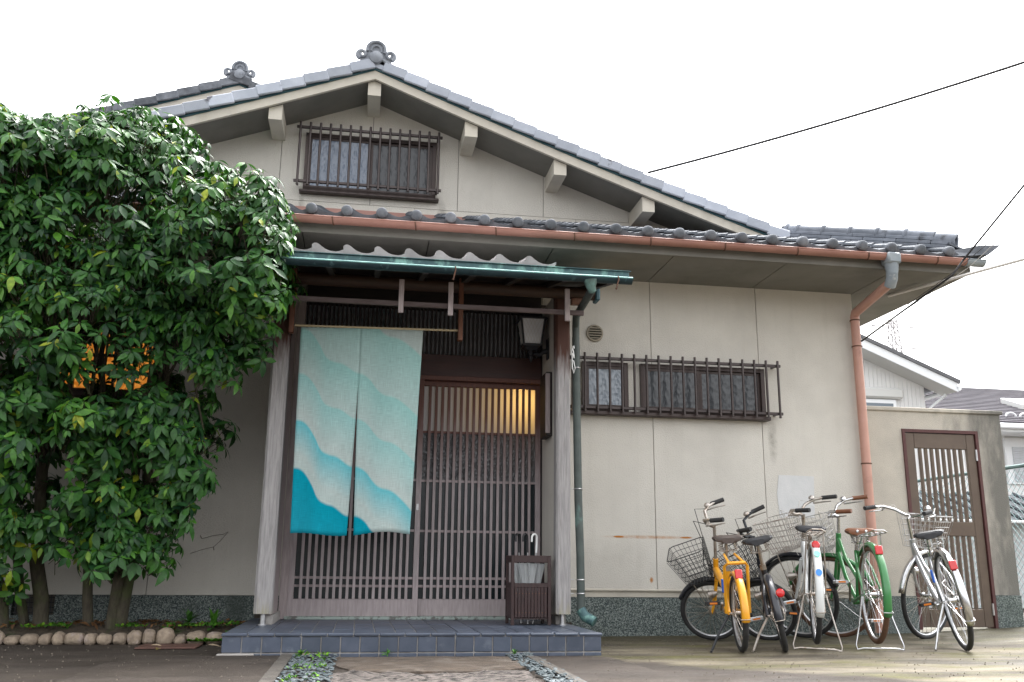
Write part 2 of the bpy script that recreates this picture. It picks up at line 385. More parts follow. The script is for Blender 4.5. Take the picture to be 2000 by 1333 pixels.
# ---- patterned glass
def glass(name, c, rough, bscale, strength, stretch=(1,1,1), dist=.01, trans=None, vor=False, spec=.8):
    M = bpy.data.materials.new(name); M.use_nodes = True; t = M.node_tree; N = t.nodes; L = t.links; bs = N['Principled BSDF']
    bs.inputs['Base Color'].default_value = (*c, 1); bs.inputs['Roughness'].default_value = rough; bs.inputs['Specular IOR Level'].default_value = spec
    g_ = N.new('ShaderNodeNewGeometry'); mp = N.new('ShaderNodeMapping'); mp.inputs['Scale'].default_value = stretch; L.new(g_.outputs['Position'], mp.inputs[0])
    if vor:
        n = N.new('ShaderNodeTexVoronoi'); n.feature = 'SMOOTH_F1'; n.inputs['Smoothness'].default_value = .6; n.inputs['Scale'].default_value = bscale; h = n.outputs['Distance']
    else:
        n = N.new('ShaderNodeTexNoise'); n.inputs['Scale'].default_value = bscale; n.inputs['Detail'].default_value = 2; h = n.outputs[0]
    L.new(mp.outputs[0], n.inputs['Vector'])
    b = N.new('ShaderNodeBump'); b.inputs['Strength'].default_value = strength; b.inputs['Distance'].default_value = dist
    L.new(h, b.inputs['Height']); L.new(b.outputs[0], bs.inputs['Normal'])
    if trans:
        tr = N.new('ShaderNodeBsdfTranslucent'); tr.inputs['Color'].default_value = (*trans[1], 1); L.new(b.outputs[0], tr.inputs['Normal'])
        mx = N.new('ShaderNodeMixShader'); mx.inputs[0].default_value = trans[0]
        L.new(bs.outputs[0], mx.inputs[1]); L.new(tr.outputs[0], mx.inputs[2]); L.new(mx.outputs[0], N['Material Output'].inputs[0])
    MATS[name] = M; return M
glass('glass_wavy', (.17,.21,.28), .2, 26, .28, (1.6,1,1), .02, vor=True)
glass('glass_dark', (.03,.034,.04), .22, 22, .14, (1.5,1,1), .02, vor=True, spec=.6)
glass('glass_bright', (.24,.28,.33), .2, 40, .35, (1,1,.6), .02, vor=True)
glass('glass_door_top', (.30,.33,.39), .25, 150, .25, (1,1,1), .004, trans=(.45,(.75,.70,.60)))  # pale blue base colour stands in for sky reflected in the frosted pane
glass('glass_door_mid', (.09,.095,.10), .16, 70, .8, (1,1,.6), .012, vor=True, trans=(.12,(.6,.55,.5)), spec=.5)
glass('glass_door_low', (.016,.024,.027), .2, 60, .15, (1,1,1), .005, spec=.35)

def window(x0, x1, z0, z1, y, split, panes, name='window', sill=True):
    fr = MB(); t = .035
    fr.box((x0,y-.03,z0),(x0+t,y+.02,z1)); fr.box((x1-t,y-.03,z0),(x1,y+.02,z1)); fr.box((x0+t,y-.03,z0),(x1-t,y+.02,z0+t)); fr.box((x0+t,y-.03,z1-t),(x1-t,y+.02,z1))
    wn = H(fr, name, 'bronze_frame')
    xs = [x0+t] + list(split) + [x1-t]
    for i in range(len(xs)-1):
        a, b = xs[i], xs[i+1]; yy = y - .012 + .014*(i % 2); s = .024
        q = MB(); q.box((a,yy-.009,z0+t),(a+s,yy+.009,z1-t)); q.box((b-s,yy-.0085,z0+t),(b,yy+.0085,z1-t)); q.box((a+s,yy-.008,z0+t),(b-s,yy+.008,z0+t+s)); q.box((a+s,yy-.008,z1-t-s),(b-s,yy+.008,z1-t))
        H(q, 'sash', 'bronze_frame', par=wn)
        q = MB(); q.box((a+s,yy-.003,z0+t+s),(b-s,yy+.003,z1-t-s)); H(q, 'pane', panes[i], par=wn)
    if sill:
        q = MB(); q.bev((x0-.03,y-.07,z0-.022),(x1+.03,y+.02,z0-.002), .003); H(q, 'sill', 'bronze_frame', par=wn)
    return wn
def grille(x0, x1, z0, z1, y, n, par, r=.0105, ext=.035):
    q = MB(); q.bev((x0,y+.012,z1-.035),(x1,y+.035,z1-.010), .003); H(q, 'grille_rail', 'bronze_bar', par=par)
    q = MB(); q.bev((x0,y+.012,z0+.010),(x1,y+.035,z0+.035), .003); H(q, 'grille_rail', 'bronze_bar', par=par)
    q = MB(); q.cyl((0,0,-(z1-z0)/2-.018),(0,0,(z1-z0)/2+.018), r, n=10); me = q.mesh('grille_bar', MATS['bronze_bar'], True)
    for i in range(n):
        x = x0+ext + (x1-x0-2*ext)*i/(n-1); put('grille_bar', me, (x, y, (z0+z1)/2), parent=par)
    q = MB()
    for x in (x0+.02, x1-.05):
        q.box((x,y+.034,z1-.03),(x+.018,y+.12,z1-.015)); q.box((x,y+.034,z0+.015),(x+.018,y+.12,z0+.03))
    H(q, 'grille_bracket', 'bronze_bar', par=par)
# lower right windows
w1 = window(1.80, 2.20, 1.80, 2.225, -.005, (), ['glass_bright'], sill=False)
w2 = window(2.31, 3.43, 1.80, 2.225, -.005, (2.84,), ['glass_dark','glass_dark'], sill=False)
p = MB(); p.bev((1.66,-.085,1.765),(3.45,.004,1.798), .004); H(p, 'sill', 'bronze_frame', par=w2)
grille(1.66, 3.555, 1.80, 2.265, -.115, 18, w2)
# gable window
GY = .6
gw = window(-.655, .555, 3.835, 4.41, GY-.005, (-.06,), ['glass_wavy','glass_dark'])
grille(-.735, .60, 3.87, 4.445, GY-.14, 15, gw, .0115)
# lit window behind the tree
M = bpy.data.materials.new('lit_amber'); M.use_nodes = True; t = M.node_tree; N = t.nodes; L = t.links
n = N.new('ShaderNodeTexNoise'); n.inputs['Scale'].default_value = 40; n.inputs['Detail'].default_value = 3
r_ = N.new('ShaderNodeValToRGB'); r_.color_ramp.elements[0].position = .4; r_.color_ramp.elements[0].color = (.50,.15,.015,1); r_.color_ramp.elements[1].position = .75; r_.color_ramp.elements[1].color = (.85,.36,.07,1)
g_ = N.new('ShaderNodeNewGeometry'); L.new(g_.outputs['Position'], n.inputs['Vector']); L.new(n.outputs[0], r_.inputs[0])
bs = N['Principled BSDF']; L.new(r_.outputs[0], bs.inputs['Emission Color']); bs.inputs['Emission Strength'].default_value = .16; bs.inputs['Base Color'].default_value = (.2,.08,.02,1); bs.inputs['Roughness'].default_value = .3
MATS['lit_amber'] = M
fr = MB()
for x in (-2.42,-1.62): fr.box((x-.03,-.05,1.78),(x+.03,.01,2.42))
for z in (1.80,2.40): fr.box((-2.39,-.048,z-.03),(-1.65,.008,z+.03))
lw = H(fr, 'window', 'bronze_frame')
cols = [-2.39+.148*i for i in range(6)]; rows = [1.83+.135*i for i in range(5)]
q = MB()
for x in cols[1:-1]: q.box((x-.010,-.04,1.83),(x+.010,-.015,2.37))
for z in rows[1:-1]: q.box((-2.39,-.038,z-.012),(-1.65,-.017,z+.012))
H(q, 'muntin', 'black_metal', par=lw)
for i in range(5):
    for j in range(4):
        q = MB(); q.box((cols[i]+.0105,-.012,rows[j]+.0125),(cols[i+1]-.0105,-.006,rows[j+1]-.0125)); H(q, 'pane', 'lit_amber', par=lw)

# ---- pent roof: fascia, soffit, deck, tiles, gutter
EY, EX, SL = -.71, 5.00, .385
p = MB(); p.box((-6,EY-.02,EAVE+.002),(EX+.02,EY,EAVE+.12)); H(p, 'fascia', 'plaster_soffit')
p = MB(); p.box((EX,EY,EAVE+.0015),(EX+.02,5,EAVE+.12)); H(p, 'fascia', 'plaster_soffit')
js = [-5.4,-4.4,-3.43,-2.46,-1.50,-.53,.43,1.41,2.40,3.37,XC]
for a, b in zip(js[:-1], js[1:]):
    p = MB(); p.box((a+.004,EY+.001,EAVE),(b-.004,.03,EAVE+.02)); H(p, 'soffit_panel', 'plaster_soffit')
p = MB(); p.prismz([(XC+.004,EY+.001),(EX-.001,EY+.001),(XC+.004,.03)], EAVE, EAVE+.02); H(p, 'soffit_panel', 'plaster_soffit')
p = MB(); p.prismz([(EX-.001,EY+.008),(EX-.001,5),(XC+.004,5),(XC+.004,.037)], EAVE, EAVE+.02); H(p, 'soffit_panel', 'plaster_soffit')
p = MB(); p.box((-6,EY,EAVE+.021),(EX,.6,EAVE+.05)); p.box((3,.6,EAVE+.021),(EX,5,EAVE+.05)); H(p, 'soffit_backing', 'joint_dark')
RZ = 3.105; RY = -.80   # eave line of the tiles
def rz(y): return RZ + SL*(y-RY)
p = MB()
xr = EX+.06
top = lambda y: xr - (y-RY)
vs = [(-6,RY+.02,rz(RY+.02)-.03),(xr-.02,RY+.02,rz(RY+.02)-.03),(top(GY),GY,rz(GY)-.03),(-6,GY,rz(GY)-.03)]
p.add(vs + [(x,y,z-.02) for x,y,z in vs], [(0,1,2,3),(7,6,5,4),(0,4,5,1)])
vs = [(xr,RY+.03,rz(RY)-.03),(xr,5,rz(RY)-.03),(top(.95),5,rz(.95)-.03),(top(.95),.95,rz(.95)-.03)]
p.add(vs, [(0,1,2,3)]); ROOF = H(p, 'roof', 'roof_tile')
prof = [(0,.046),(.06,.056),(.13,.058),(.20,.050),(.30,.032),(.42,.014),(.56,.003),(.72,0),(.86,.006),(1.0,.022)]
def tile_mesh(name, wd, ln, mt, cap=0, lip=.03, hs=1.0, slope_th=.012):
    b = MB(); n = len(prof)
    tv = [(u*wd*1.04, 0, h*hs+.012) for u, h in prof] + [(u*wd*1.04, ln, h*hs) for u, h in prof]
    bv = [(u*wd*1.04, 0, h*hs-.006) for u, h in prof] + [(u*wd*1.04, ln, h*hs-.014) for u, h in prof]
    fs = [(i,i+1,n+i+1,n+i) for i in range(n-1)] + [(2*n+i+1,2*n+i,3*n+i,3*n+i+1) for i in range(n-1)]
    fs += [(2*n+i,2*n+i+1,i+1,i) for i in range(n-1)] + [(n-1,2*n+n-1,3*n+n-1,2*n-1),(0,n,3*n,2*n)]
    b.add(tv+bv, fs)
    if lip:
        lv = [(u*wd, -.004, h*hs+.010) for u, h in prof] + [(u*wd, -.004, min(h*hs-.012, .012)-lip*.6) for u, h in prof] + [(u*wd, .010, h*hs+.008) for u, h in prof] + [(u*wd, .010, min(h*hs-.012,.012)-lip*.6) for u, h in prof]
        b.add(lv, [(n+i,n+i+1,i+1,i) for i in range(n-1)] + [(2*n+i,2*n+i+1,3*n+i+1,3*n+i) for i in range(n-1)] + [(3*n+i,3*n+i+1,n+i+1,n+i) for i in range(n-1)] + [(i,i+1,2*n+i+1,2*n+i) for i in range(n-1)])
    if cap:
        b.lathe([(cap*.9,.03),(cap,-.002),(cap,-.026),(cap*.82,-.036),(cap*.4,-.041)], (wd*.135,-.002,.036*hs), (0,1,0), 16)
    return b.mesh(name, MATS[mt], True)
TW = .262
t_eave = tile_mesh('roof_tile', TW, .27, 'roof_tile', cap=.043); t_mid = tile_mesh('roof_tile', TW, .27, 'roof_tile', lip=.02)
ang = math.atan(SL)
nx = int((xr+3.3)/TW)
for r_i in range(6):
    y = RY + .235*r_i*math.cos(ang)
    for i in range(nx):
        x = xr - .06 - TW*(i+1)
        if x + TW > top(y) + .10: continue
        o = put('roof_tile', t_eave if r_i == 0 else t_mid, (x, y, rz(y)-.006), (ang + random.uniform(-.008,.008), random.uniform(-.006,.006), random.uniform(-.01,.01)), parent=ROOF)
# side slope tiles (seen only from the side)
for i in range(8):
    y = RY + .06 + TW*i
    o = put('roof_tile', t_eave, (xr+.02, y, rz(RY)-.006), (ang, 0, R(90)), parent=ROOF)
# flashing strip at the foot of the gable wall
p = MB(); p.bev((-4,GY-.03,3.635),(3.5,GY+.01,3.685), .004); H(p, 'flashing', 'flashing')
p = MB(); p.box((-4,GY-.012,3.50),(3.6,GY+.01,3.634)); H(p, 'skirting', 'board_cream')
# hip ridge
hd = Vector((-1,1,0)).normalized(); P0 = Vector((4.92,-.66,3.185)); P1 = Vector((3.90,.36,3.185+SL*1.02-.02))
hv = P1-P0; HL = hv.length; hu = hv.normalized(); hs_ = Vector((1,1,0)).normalized(); hn = hu.cross(hs_)*-1
if hn.z < 0: hn = -hn
HM = Matrix(((hu.x,hs_.x,hn.x,P0.x),(hu.y,hs_.y,hn.y,P0.y),(hu.z,hs_.z,hn.z,P0.z),(0,0,0,1)))
p = MB(); p.box((0,-.055,-.10),(HL,.055,.012)); p.xf(HM); HIP = H(p, 'hip_ridge', 'roof_tile')
for lay in range(3):
    z0 = .012 + lay*.034; hw = .085-.006*lay; a = -.02 - .1*(lay % 2)
    while a < HL:
        b = min(a+.29, HL); q = MB(); q.bev((max(a,0)+.002,-hw,z0),(b-.002,hw,z0+.030), .004); q.xf(HM); H(q, 'ridge_course', 'ridge_tile', par=HIP); a += .29
k = 0; a = .16
while a < HL-.02:
    b = min(a+.245, HL)
    q = MB(); q.tube([(a,0,.118),(b,0,.118)], .062, 16); q.xf(HM); H(q, 'ridge_cap', 'ridge_tile', True, HIP)
    q = MB(); q.torus((b,0,.118), .060, .019, (1,0,0), 18, 8); q.xf(HM); H(q, 'ridge_collar', 'ridge_tile', True, HIP); a += .245
q = MB(); q.lathe([(.001,0),(.05,.0),(.062,-.02),(.062,-.05),(.02,-.075)], (HL,0,.11), (-1,0,0), 18); q.xf(HM); H(q, 'ridge_stop', 'ridge_tile', True, HIP)
q = MB(); q.lathe([(.052,.02),(.052,-.015),(.078,-.02),(.080,.0),(.080,.15),(.064,.155)], (0,0,.085), (1,0,0), 24); q.bev((.0,-.075,-.02),(.13,.075,.05), .01); q.xf(HM); H(q, 'ridge_end_tile', 'ridge_tile', True, HIP)
# flared corner tile
p = MB()
c0 = Vector((xr-.18, RY-.02, RZ+.0))
p.add([(xr-.26,RY-.005,RZ-.015),(xr+.03,RY-.09,RZ-.005),(xr+.13,RY-.12,RZ+.075),(xr-.02,RY-.05,RZ+.085),(xr-.26,RY+.05,RZ+.05),
       (xr-.24,RY+.12,RZ-.01),(xr+.05,RY+.05,RZ+.0),(xr+.13,RY-.06,RZ+.07),(xr-.02,RY+.05,RZ+.09),(xr-.2,RY+.12,RZ+.06)],
      [(0,1,2,3,4),(9,8,7,6,5),(0,5,6,1),(1,6,7,2),(2,7,8,3),(3,8,9,4),(4,9,5,0)])
H(p, 'corner_tile', 'roof_tile', par=ROOF)
# gutter (half round, open)
def gutter(x0, x1, y, z, r, name, mt, th=.004, bead=None):
    b = MB(); n = 14; L_ = [x0, x1]
    vs = []
    for x in L_:
        for rr in (r, r-th):
            for j in range(n+1):
                a = math.pi*j/n; vs.append((x, y - rr*math.cos(a), z - rr*math.sin(a)))
    m1 = n+1; fs = []
    for j in range(n):
        fs += [(j,j+1,2*m1+j+1,2*m1+j), (m1+j+1,m1+j,3*m1+j,3*m1+j+1)]
    fs += [(0,2*m1,3*m1,m1),(n,m1+n,3*m1+n,2*m1+n)]
    fs += [tuple(range(0,m1)), tuple(range(3*m1-1,2*m1-1,-1))]
    b.add(vs, fs); o = H(b, name, mt, True)
    b = MB(); b.cyl((x0,y-r+.002,z),(x1,y-r+.002,z), .006, n=8); H(b, 'gutter_bead', bead or mt, True, o)
    return o
GZ = 3.066
gt = gutter(-6, 4.93, -.80, GZ, .044, 'gutter', 'salmon')
gt2 = gutter(4.925, 5.09, -.801, GZ-.002, .049, 'gutter_corner', 'grey_plastic')
for x in [-.92 + .62*i for i in range(10)]:
    q = MB(); n = 10
    pts = [(x + .02*(j/n-.5), -.80 - .0475*math.cos(math.pi*j/n), GZ - .0475*math.sin(math.pi*j/n)) for j in range(n+1)]
    q.tube(pts + [(x+.01, EY-.02, GZ+.01)], .0055, 6); H(q, 'gutter_bracket', 'rust_strap', True, gt)
# salmon downpipe with hopper
p = MB(); p.bev((4.19,-.865,2.985),(4.31,-.735,3.08), .015); p.tube([(4.25,-.80,2.99),(4.25,-.80,2.90)], [.058,.045], 14); p.tube([(4.25,-.80,2.93),(4.25,-.79,2.87),(4.255,-.74,2.82)], .047, 14)
dp = H(p, 'gutter_hopper', 'grey_plastic', True)
p = MB(); p.tube([(4.252,-.77,2.845),(4.30,-.10,2.765),(4.305,-.072,2.73),(4.305,-.07,2.3),(4.305,-.07,1.0),(4.305,-.07,.02)], .040, 16); mat('salmon_pipe', (.47,.255,.195), (.52,.29,.23), rough=.5, scale=4, c3=(.36,.19,.15), scale3=6, lo3=.6, hi3=.75); dpp = H(p, 'downpipe', 'salmon_pipe', True)
for z in (2.70, 2.46, 1.42):
    q = MB(); q.torus((4.305,-.07,z), .041, .006, (0,0,1), 20, 6); q.cyl((4.305,-.03,z),(4.305,.0,z), .006, n=6); H(q, 'pipe_clip', 'rust_strap', True, dpp)

# ---- gable wall and roof
XA, ZA = -.05, 4.865
def zr(x): d = abs(x-XA); return ZA - .395*d + .0085*d*d
FY = .135
def gable_panel(x0, x1, z0):
    n = 8; xs = [x0+.0025+(x1-x0-.005)*i/n for i in range(n+1)]
    pts = [(x, zr(x)-.075) for x in xs]
    if min(z for _, z in pts) < z0+.01:
        pts = [(x, max(z, z0+.004)) for x, z in pts]
    p = MB(); p.prism([(x0+.0025,z0)] + [(x1-.0025,z0)] + pts[::-1], GY, GY+.02); return H(p, 'wall_panel', 'plaster')
for a, b in ((-3.4,-2.55),(-2.55,-1.7),(-1.7,-.87),(-.87,-.045),(-.045,.765),(.765,1.585),(1.585,2.42),(2.42,3.2)): gable_panel(a, b, 3.752)
for a, b in ((-3.4,-1.7),(-1.7,.37),(.37,1.9),(1.9,3.3)):
    p = MB(); p.box((a+.002,GY,3.52),(b-.002,GY+.02,3.748)); H(p, 'wall_panel', 'plaster')
p = MB(); xs = [-3.6+.35*i for i in range(22)]
p.prism([(-3.6,3.4),(xs[-1],3.4)] + [(x, max(zr(x)-.09,3.41)) for x in xs[::-1]], GY+.014, GY+.1); H(p, 'wall_core', 'joint_dark')
XL, XR = -3.3, 3.86
xs = [XL+(XR-XL)*i/44 for i in range(45)]; xs = sorted(xs + [XA])
def band(lo, hi, y0, y1, name, mt, xs=xs, fn=zr):
    p = MB(); n = len(xs)
    vs = [(x,y0,fn(x)+lo) for x in xs]+[(x,y0,fn(x)+hi) for x in xs]+[(x,y1,fn(x)+lo) for x in xs]+[(x,y1,fn(x)+hi) for x in xs]
    fs = []
    for i in range(n-1): fs += [(i,i+1,n+i+1,n+i),(2*n+i+1,2*n+i,3*n+i,3*n+i+1),(n+i,n+i+1,3*n+i+1,3*n+i),(i+1,i,2*n+i,2*n+i+1)]
    fs += [(0,n,3*n,2*n),(n-1,2*n+n-1,3*n+n-1,2*n-1)]
    p.add(vs, fs); return H(p, name, mt)
band(-.085, -.004, FY, FY+.03, 'bargeboard', 'board_cream')
band(-.002, .014, FY-.012, FY+.05, 'drip_edge', 'copper_line')
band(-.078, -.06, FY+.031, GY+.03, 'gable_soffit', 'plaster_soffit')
GR = band(-.058, .055, FY+.05, 6.0, 'gable_roof', 'roof_tile')
def verge_tiles(par, fn, xa, sides, y, pitch, dmax, mt='verge_tile'):
    b = MB(); b.bev((0,-.012,-.012),(pitch*1.03,.016,.085), .007); b.bev((0,.016,.060),(pitch*1.03,.22,.0845), .006)
    me = b.mesh('verge_tile', MATS[mt])
    b = MB(); b.bev((-pitch*1.03,-.012,-.012),(0,.016,.085), .007); b.bev((-pitch*1.03,.016,.060),(0,.22,.0845), .006)
    me2 = b.mesh('verge_tile', MATS[mt])
    for sgn in sides:
        d = dmax[sgn]; k = 0
        while d > .10:
            x = xa + sgn*d; x2 = xa + sgn*(d-.1); sl = math.atan2(fn(x2)-fn(x), .1)
            # tile starts at its lower end and runs up the slope; the lower end rides on the one below
            put('verge_tile', me2 if sgn > 0 else me, (x, y - .006*(k % 2), fn(x)+.030), (random.uniform(-.012,.012), (sl-.075 + random.uniform(-.012,.012))*(1 if sgn > 0 else -1), 0), parent=par)
            d -= pitch*math.cos(sl); k += 1
q = MB(); q.prism([(XA-.13,zr(XA-.13)+.016),(XA,ZA+.016),(XA+.13,zr(XA+.13)+.016),(XA+.11,zr(XA+.11)+.11),(XA,ZA+.12),(XA-.11,zr(XA-.11)+.11)], FY-.03, FY+.2); H(q, 'apex_tile', 'verge_tile', par=GR)
verge_tiles(GR, zr, XA, (1,-1), FY-.035, .212, {1: 3.86, -1: 3.2})
# purlin ends
for x in (-1.76,-.90,XA,.835,1.66,2.49):
    zt = zr(x)-.082; p = MB(); wd = .058
    if x == XA: p.prism([(x-wd,zt-.145),(x+wd,zt-.145),(x+wd,zr(x+wd)-.084),(x,zt-.002),(x-wd,zr(x-wd)-.084)], FY+.045, GY+.01)
    else: p.prism([(x-wd,zr(x)-.21),(x+wd,zr(x)-.21),(x+wd,zr(x+wd)-.084),(x-wd,zr(x-wd)-.084)], FY+.045, GY+.01)
    H(p, 'purlin_end', 'board_cream')
# ridge end ornament
def ornament(par, x, y, z, s):
    p = MB(); out = []
    for a in range(0, 181, 12):
        out.append((x + s*.082*math.cos(R(a)), z + s*(.135 + .085*math.sin(R(a)))))
    out += [(x-s*.10,z+s*.09),(x-s*.15,z+s*.03),(x-s*.17,z-s*.06),(x,z-s*.0),(x+s*.17,z-s*.06),(x+s*.15,z+s*.03),(x+s*.10,z+s*.09)]
    p.prism(out, y, y+.07*s); o = H(p, 'ridge_ornament', 'ornament_tile', par=par)
    q = MB(); q.tube([(x+s*.088*math.cos(R(a)), y-.004, z+s*(.135+.088*math.sin(R(a)))) for a in range(-25, 206, 11)], .017*s, 8)
    q.tube([(x+s*.048*math.cos(R(a)), y-.002, z+s*(.125+.050*math.sin(R(a)))) for a in range(-20, 201, 14)], .012*s, 8)
    for sg in (1,-1):
        pts = []
        for i in range(22):
            a = -1.2 + i*.42; rr = s*(.050-.0019*i); pts.append((x + sg*(s*.135 + rr*math.cos(a)), y-.003, z + s*.075 + rr*math.sin(a)))
        q.tube(pts, [.023*s - .0005*s*i for i in range(22)], 8)
        q.tube([(x+sg*s*.165,y,z-s*.045),(x+sg*s*.12,y-.003,z-s*.005),(x+sg*s*.065,y,z+s*.03)], .018*s, 8)
    H(q, 'scroll', 'ornament_tile', True, o)
    q = MB(); q.lathe([(.064*s,.03),(.068*s,-.02*s),(.062*s,-.035*s),(.030*s,-.050*s),(.004*s,-.054*s)], (x,y,z+s*.045), (0,1,0), 24)
    H(q, 'round_boss', 'ornament_tile', True, o)
ornament(HOUSE, XA, FY-.03, ZA+.06, .92)
# rear gable, higher and further back
XA2, ZA2, Y2 = -1.60, 5.86, 2.5
def zr2(x): d = abs(x-XA2); return ZA2 - .385*d + .006*d*d
xs2 = sorted([XA2-3+.1*i for i in range(60)] + [XA2])
band(-.12, -.004, Y2, Y2+.03, 'bargeboard', 'board_cream', xs2, zr2)
band(-.002, .016, Y2-.012, Y2+.05, 'drip_edge', 'copper_line', xs2, zr2)
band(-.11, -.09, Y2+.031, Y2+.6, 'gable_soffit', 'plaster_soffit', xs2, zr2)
GR2 = band(-.088, .07, Y2+.05, 7.5, 'gable_roof', 'roof_tile', xs2, zr2)
verge_tiles(GR2, zr2, XA2, (1,-1), Y2-.035, .24, {1: 2.6, -1: 2.9}, 'roof_tile')
mat('brown_wall', (.17,.10,.07), (.13,.08,.06), rough=.85, scale=5)
p = MB(); p.prism([(XA2-2.9,4.0),(XA2+2.9,4.0)] + [(XA2+2.9-.2*i, zr2(XA2+2.9-.2*i)-.115) for i in range(30)], Y2+.32, Y2+.4); H(p, 'wall_panel', 'brown_wall')
for x in (XA2-1.1, XA2, XA2+1.1):
    p = MB(); p.box((x-.07,Y2+.032,zr2(x)-.32),(x+.07,Y2+.45,zr2(x)-.135)); H(p, 'purlin_end', 'board_cream')
ornament(HOUSE, XA2, Y2-.03, ZA2+.07, .92)

# ------------------------------------------------------------------ porch
ZS = .13
DY = -.12     # door plane
# canopy
CY, CZ, CS = -1.60, 2.50, .22
def cz(y): return CZ + CS*(y-CY)
p = MB(); vs = [(-.66,CY+.03,cz(CY+.03)),(1.72,CY+.03,cz(CY+.03)),(1.72,-.02,cz(-.02)),(-.66,-.02,cz(-.02))]
p.add(vs+[(x,y,z-.03) for x,y,z in vs], [(0,1,2,3),(7,6,5,4),(0,4,5,1),(1,5,6,2),(2,6,7,3),(3,7,4,0)]); CAN = H(p, 'porch_roof', 'dark_wood')
p = MB(); vs = [(1.255,CY+.01,cz(CY)+.006),(1.73,CY+.01,cz(CY)+.006),(1.73,-.01,cz(0)+.006),(1.255,-.01,cz(0)+.006)]
p.add(vs+[(x,y,z-.004) for x,y,z in vs], [(0,1,2,3),(7,6,5,4),(0,4,5,1),(1,5,6,2),(2,6,7,3),(3,7,4,0)]); H(p, 'copper_sheet', 'copper', par=CAN)
ct = tile_mesh('canopy_tile', .2035, .30, 'canopy_tile', lip=.02, hs=.88)
ca = math.atan(CS)
for r_i in range(6):
    y = CY-.005 + .255*r_i*math.cos(ca)
    for i in range(9):
        put('canopy_tile', ct, (1.235-.2035*(i+1)-.0, y, cz(y)+.022), (ca, 0, random.uniform(-.008,.008)), parent=CAN)
for i in range(8):
    q = MB(); x = -.62+.32*i; vs = [(x,CY+.05,cz(CY+.05)-.031),(x+.04,CY+.05,cz(CY+.05)-.031),(x+.04,-.03,cz(-.03)-.031),(x,-.03,cz(-.03)-.031)]
    q.add(vs+[(a,b,c-.045) for a,b,c in vs], [(0,1,2,3),(7,6,5,4),(0,4,5,1),(1,5,6,2),(2,6,7,3),(3,7,4,0)]); H(q, 'rafter', 'dark_wood', par=CAN)
# copper edge and gutter
p = MB(); p.bev((-.66,CY-.018,CZ-.028),(1.755,CY+.03,CZ+.010), .003); p.box((-.66,CY-.03,CZ+.010),(1.765,CY+.03,CZ+.0145)); H(p, 'copper_edge', 'copper')
cg = gutter(-.66, 1.76, CY-.055, CZ-.056, .037, 'porch_gutter', 'copper_dark', bead='copper_rim')
for x in (.545, 1.655):
    q = MB(); q.tube([(x,CY-.094,CZ-.05),(x+.004,CY-.098,CZ-.072),(x-.004,CY-.085,CZ-.105),(x-.01,CY-.08,CZ-.14),(x-.016,CY-.085,CZ-.133)], .005, 6); H(q, 'gutter_bracket', 'rust_strap', True, cg)
# posts with steel pins
def post(x, y, w_, z1, jit):
    p = MB(); n = 12; rings = []
    for i in range(n+1):
        z = ZS+.075 + (z1-ZS-.075)*i/n; k = .5*w_*(1+.035*noise.noise((x*5, z*1.3, jit)))
        c = .28*k; cx = x + .006*noise.noise((jit, z*.9, 0)); rings.append([(cx-k+c,y-k,z),(cx+k-c,y-k,z),(cx+k,y-k+c,z),(cx+k,y+k-c,z),(cx+k-c,y+k,z),(cx-k+c,y+k,z),(cx-k,y+k-c,z),(cx-k,y-k+c,z)])
    vs = [q for r in rings for q in r]; fs = [(i*8+j,i*8+(j+1)%8,(i+1)*8+(j+1)%8,(i+1)*8+j) for i in range(n) for j in range(8)] + [tuple(range(7,-1,-1)), tuple(n*8+j for j in range(8))]
    p.add(vs, fs); o = H(p, 'porch_post', 'post_wood')
    q = MB(); q.cyl((x,y,ZS),(x,y,ZS+.08), .019, n=12); q.lathe([(.035,0),(.035,.006)], (x,y,ZS), (0,0,1), 14); H(q, 'post_pin', 'steel', True, o)
def post_stain(N, L, co, c, mix, ramp, nz):
    # upper part keeps its old brown stain, bare grey wood below
    sx = N.new('ShaderNodeSeparateXYZ'); L.new(co, sx.inputs[0])
    n = N.new('ShaderNodeMath'); n.operation = 'MULTIPLY_ADD'; L.new(nz(9, (6,6,.6)), n.inputs[0]); n.inputs[1].default_value = .45; L.new(sx.outputs[2], n.inputs[2])
    c = mix(ramp(n.outputs[0], 2.12, 2.34), c, (.075,.032,.022))
    return mix(ramp(n.outputs[0], .52, .36), c, (.30,.28,.20))
mat('post_wood', (.37,.355,.35), (.25,.24,.24), rough=.85, scale=10, stretch=(9,9,.6), bump=.5, bscale=26, c3=(.20,.17,.165), scale3=30, lo3=.6, hi3=.72, stretch3=(6,6,.3), stain=post_stain)
post(-.61, -.85, .118, 2.60, 1.0); post(1.445, -.85, .108, 2.60, 4.0)
# long beam over the posts with copper cap, hanging rail and struts
p = MB(); p.tube([(-.9,-.93,2.545),(1.68,-.93,2.545)], .048, 12); bm = H(p, 'porch_beam', 'beam_wood', True)
p = MB(); p.bev((1.68,-.985,2.485),(1.715,-.875,2.605), .008); H(p, 'beam_cap', 'copper_line', par=bm)
p = MB(); p.bev((1.50,-.96,2.455),(1.60,-.90,2.50), .004); H(p, 'beam_bracket', 'brown_wood', par=bm)
p = MB(); p.bev((-.74,-1.262,2.283),(1.52,-1.240,2.318), .003); rl = H(p, 'porch_rail', 'rail_wood')
for x, z0 in ((-.625,2.215),(.213,2.23),(.558,2.228),(1.395,2.232)):
    p = MB(); p.bev((x-.0175,-1.282,z0),(x+.0175,-1.2625,2.47), .002); H(p, 'hanging_strut', 'weathered_end', par=rl)
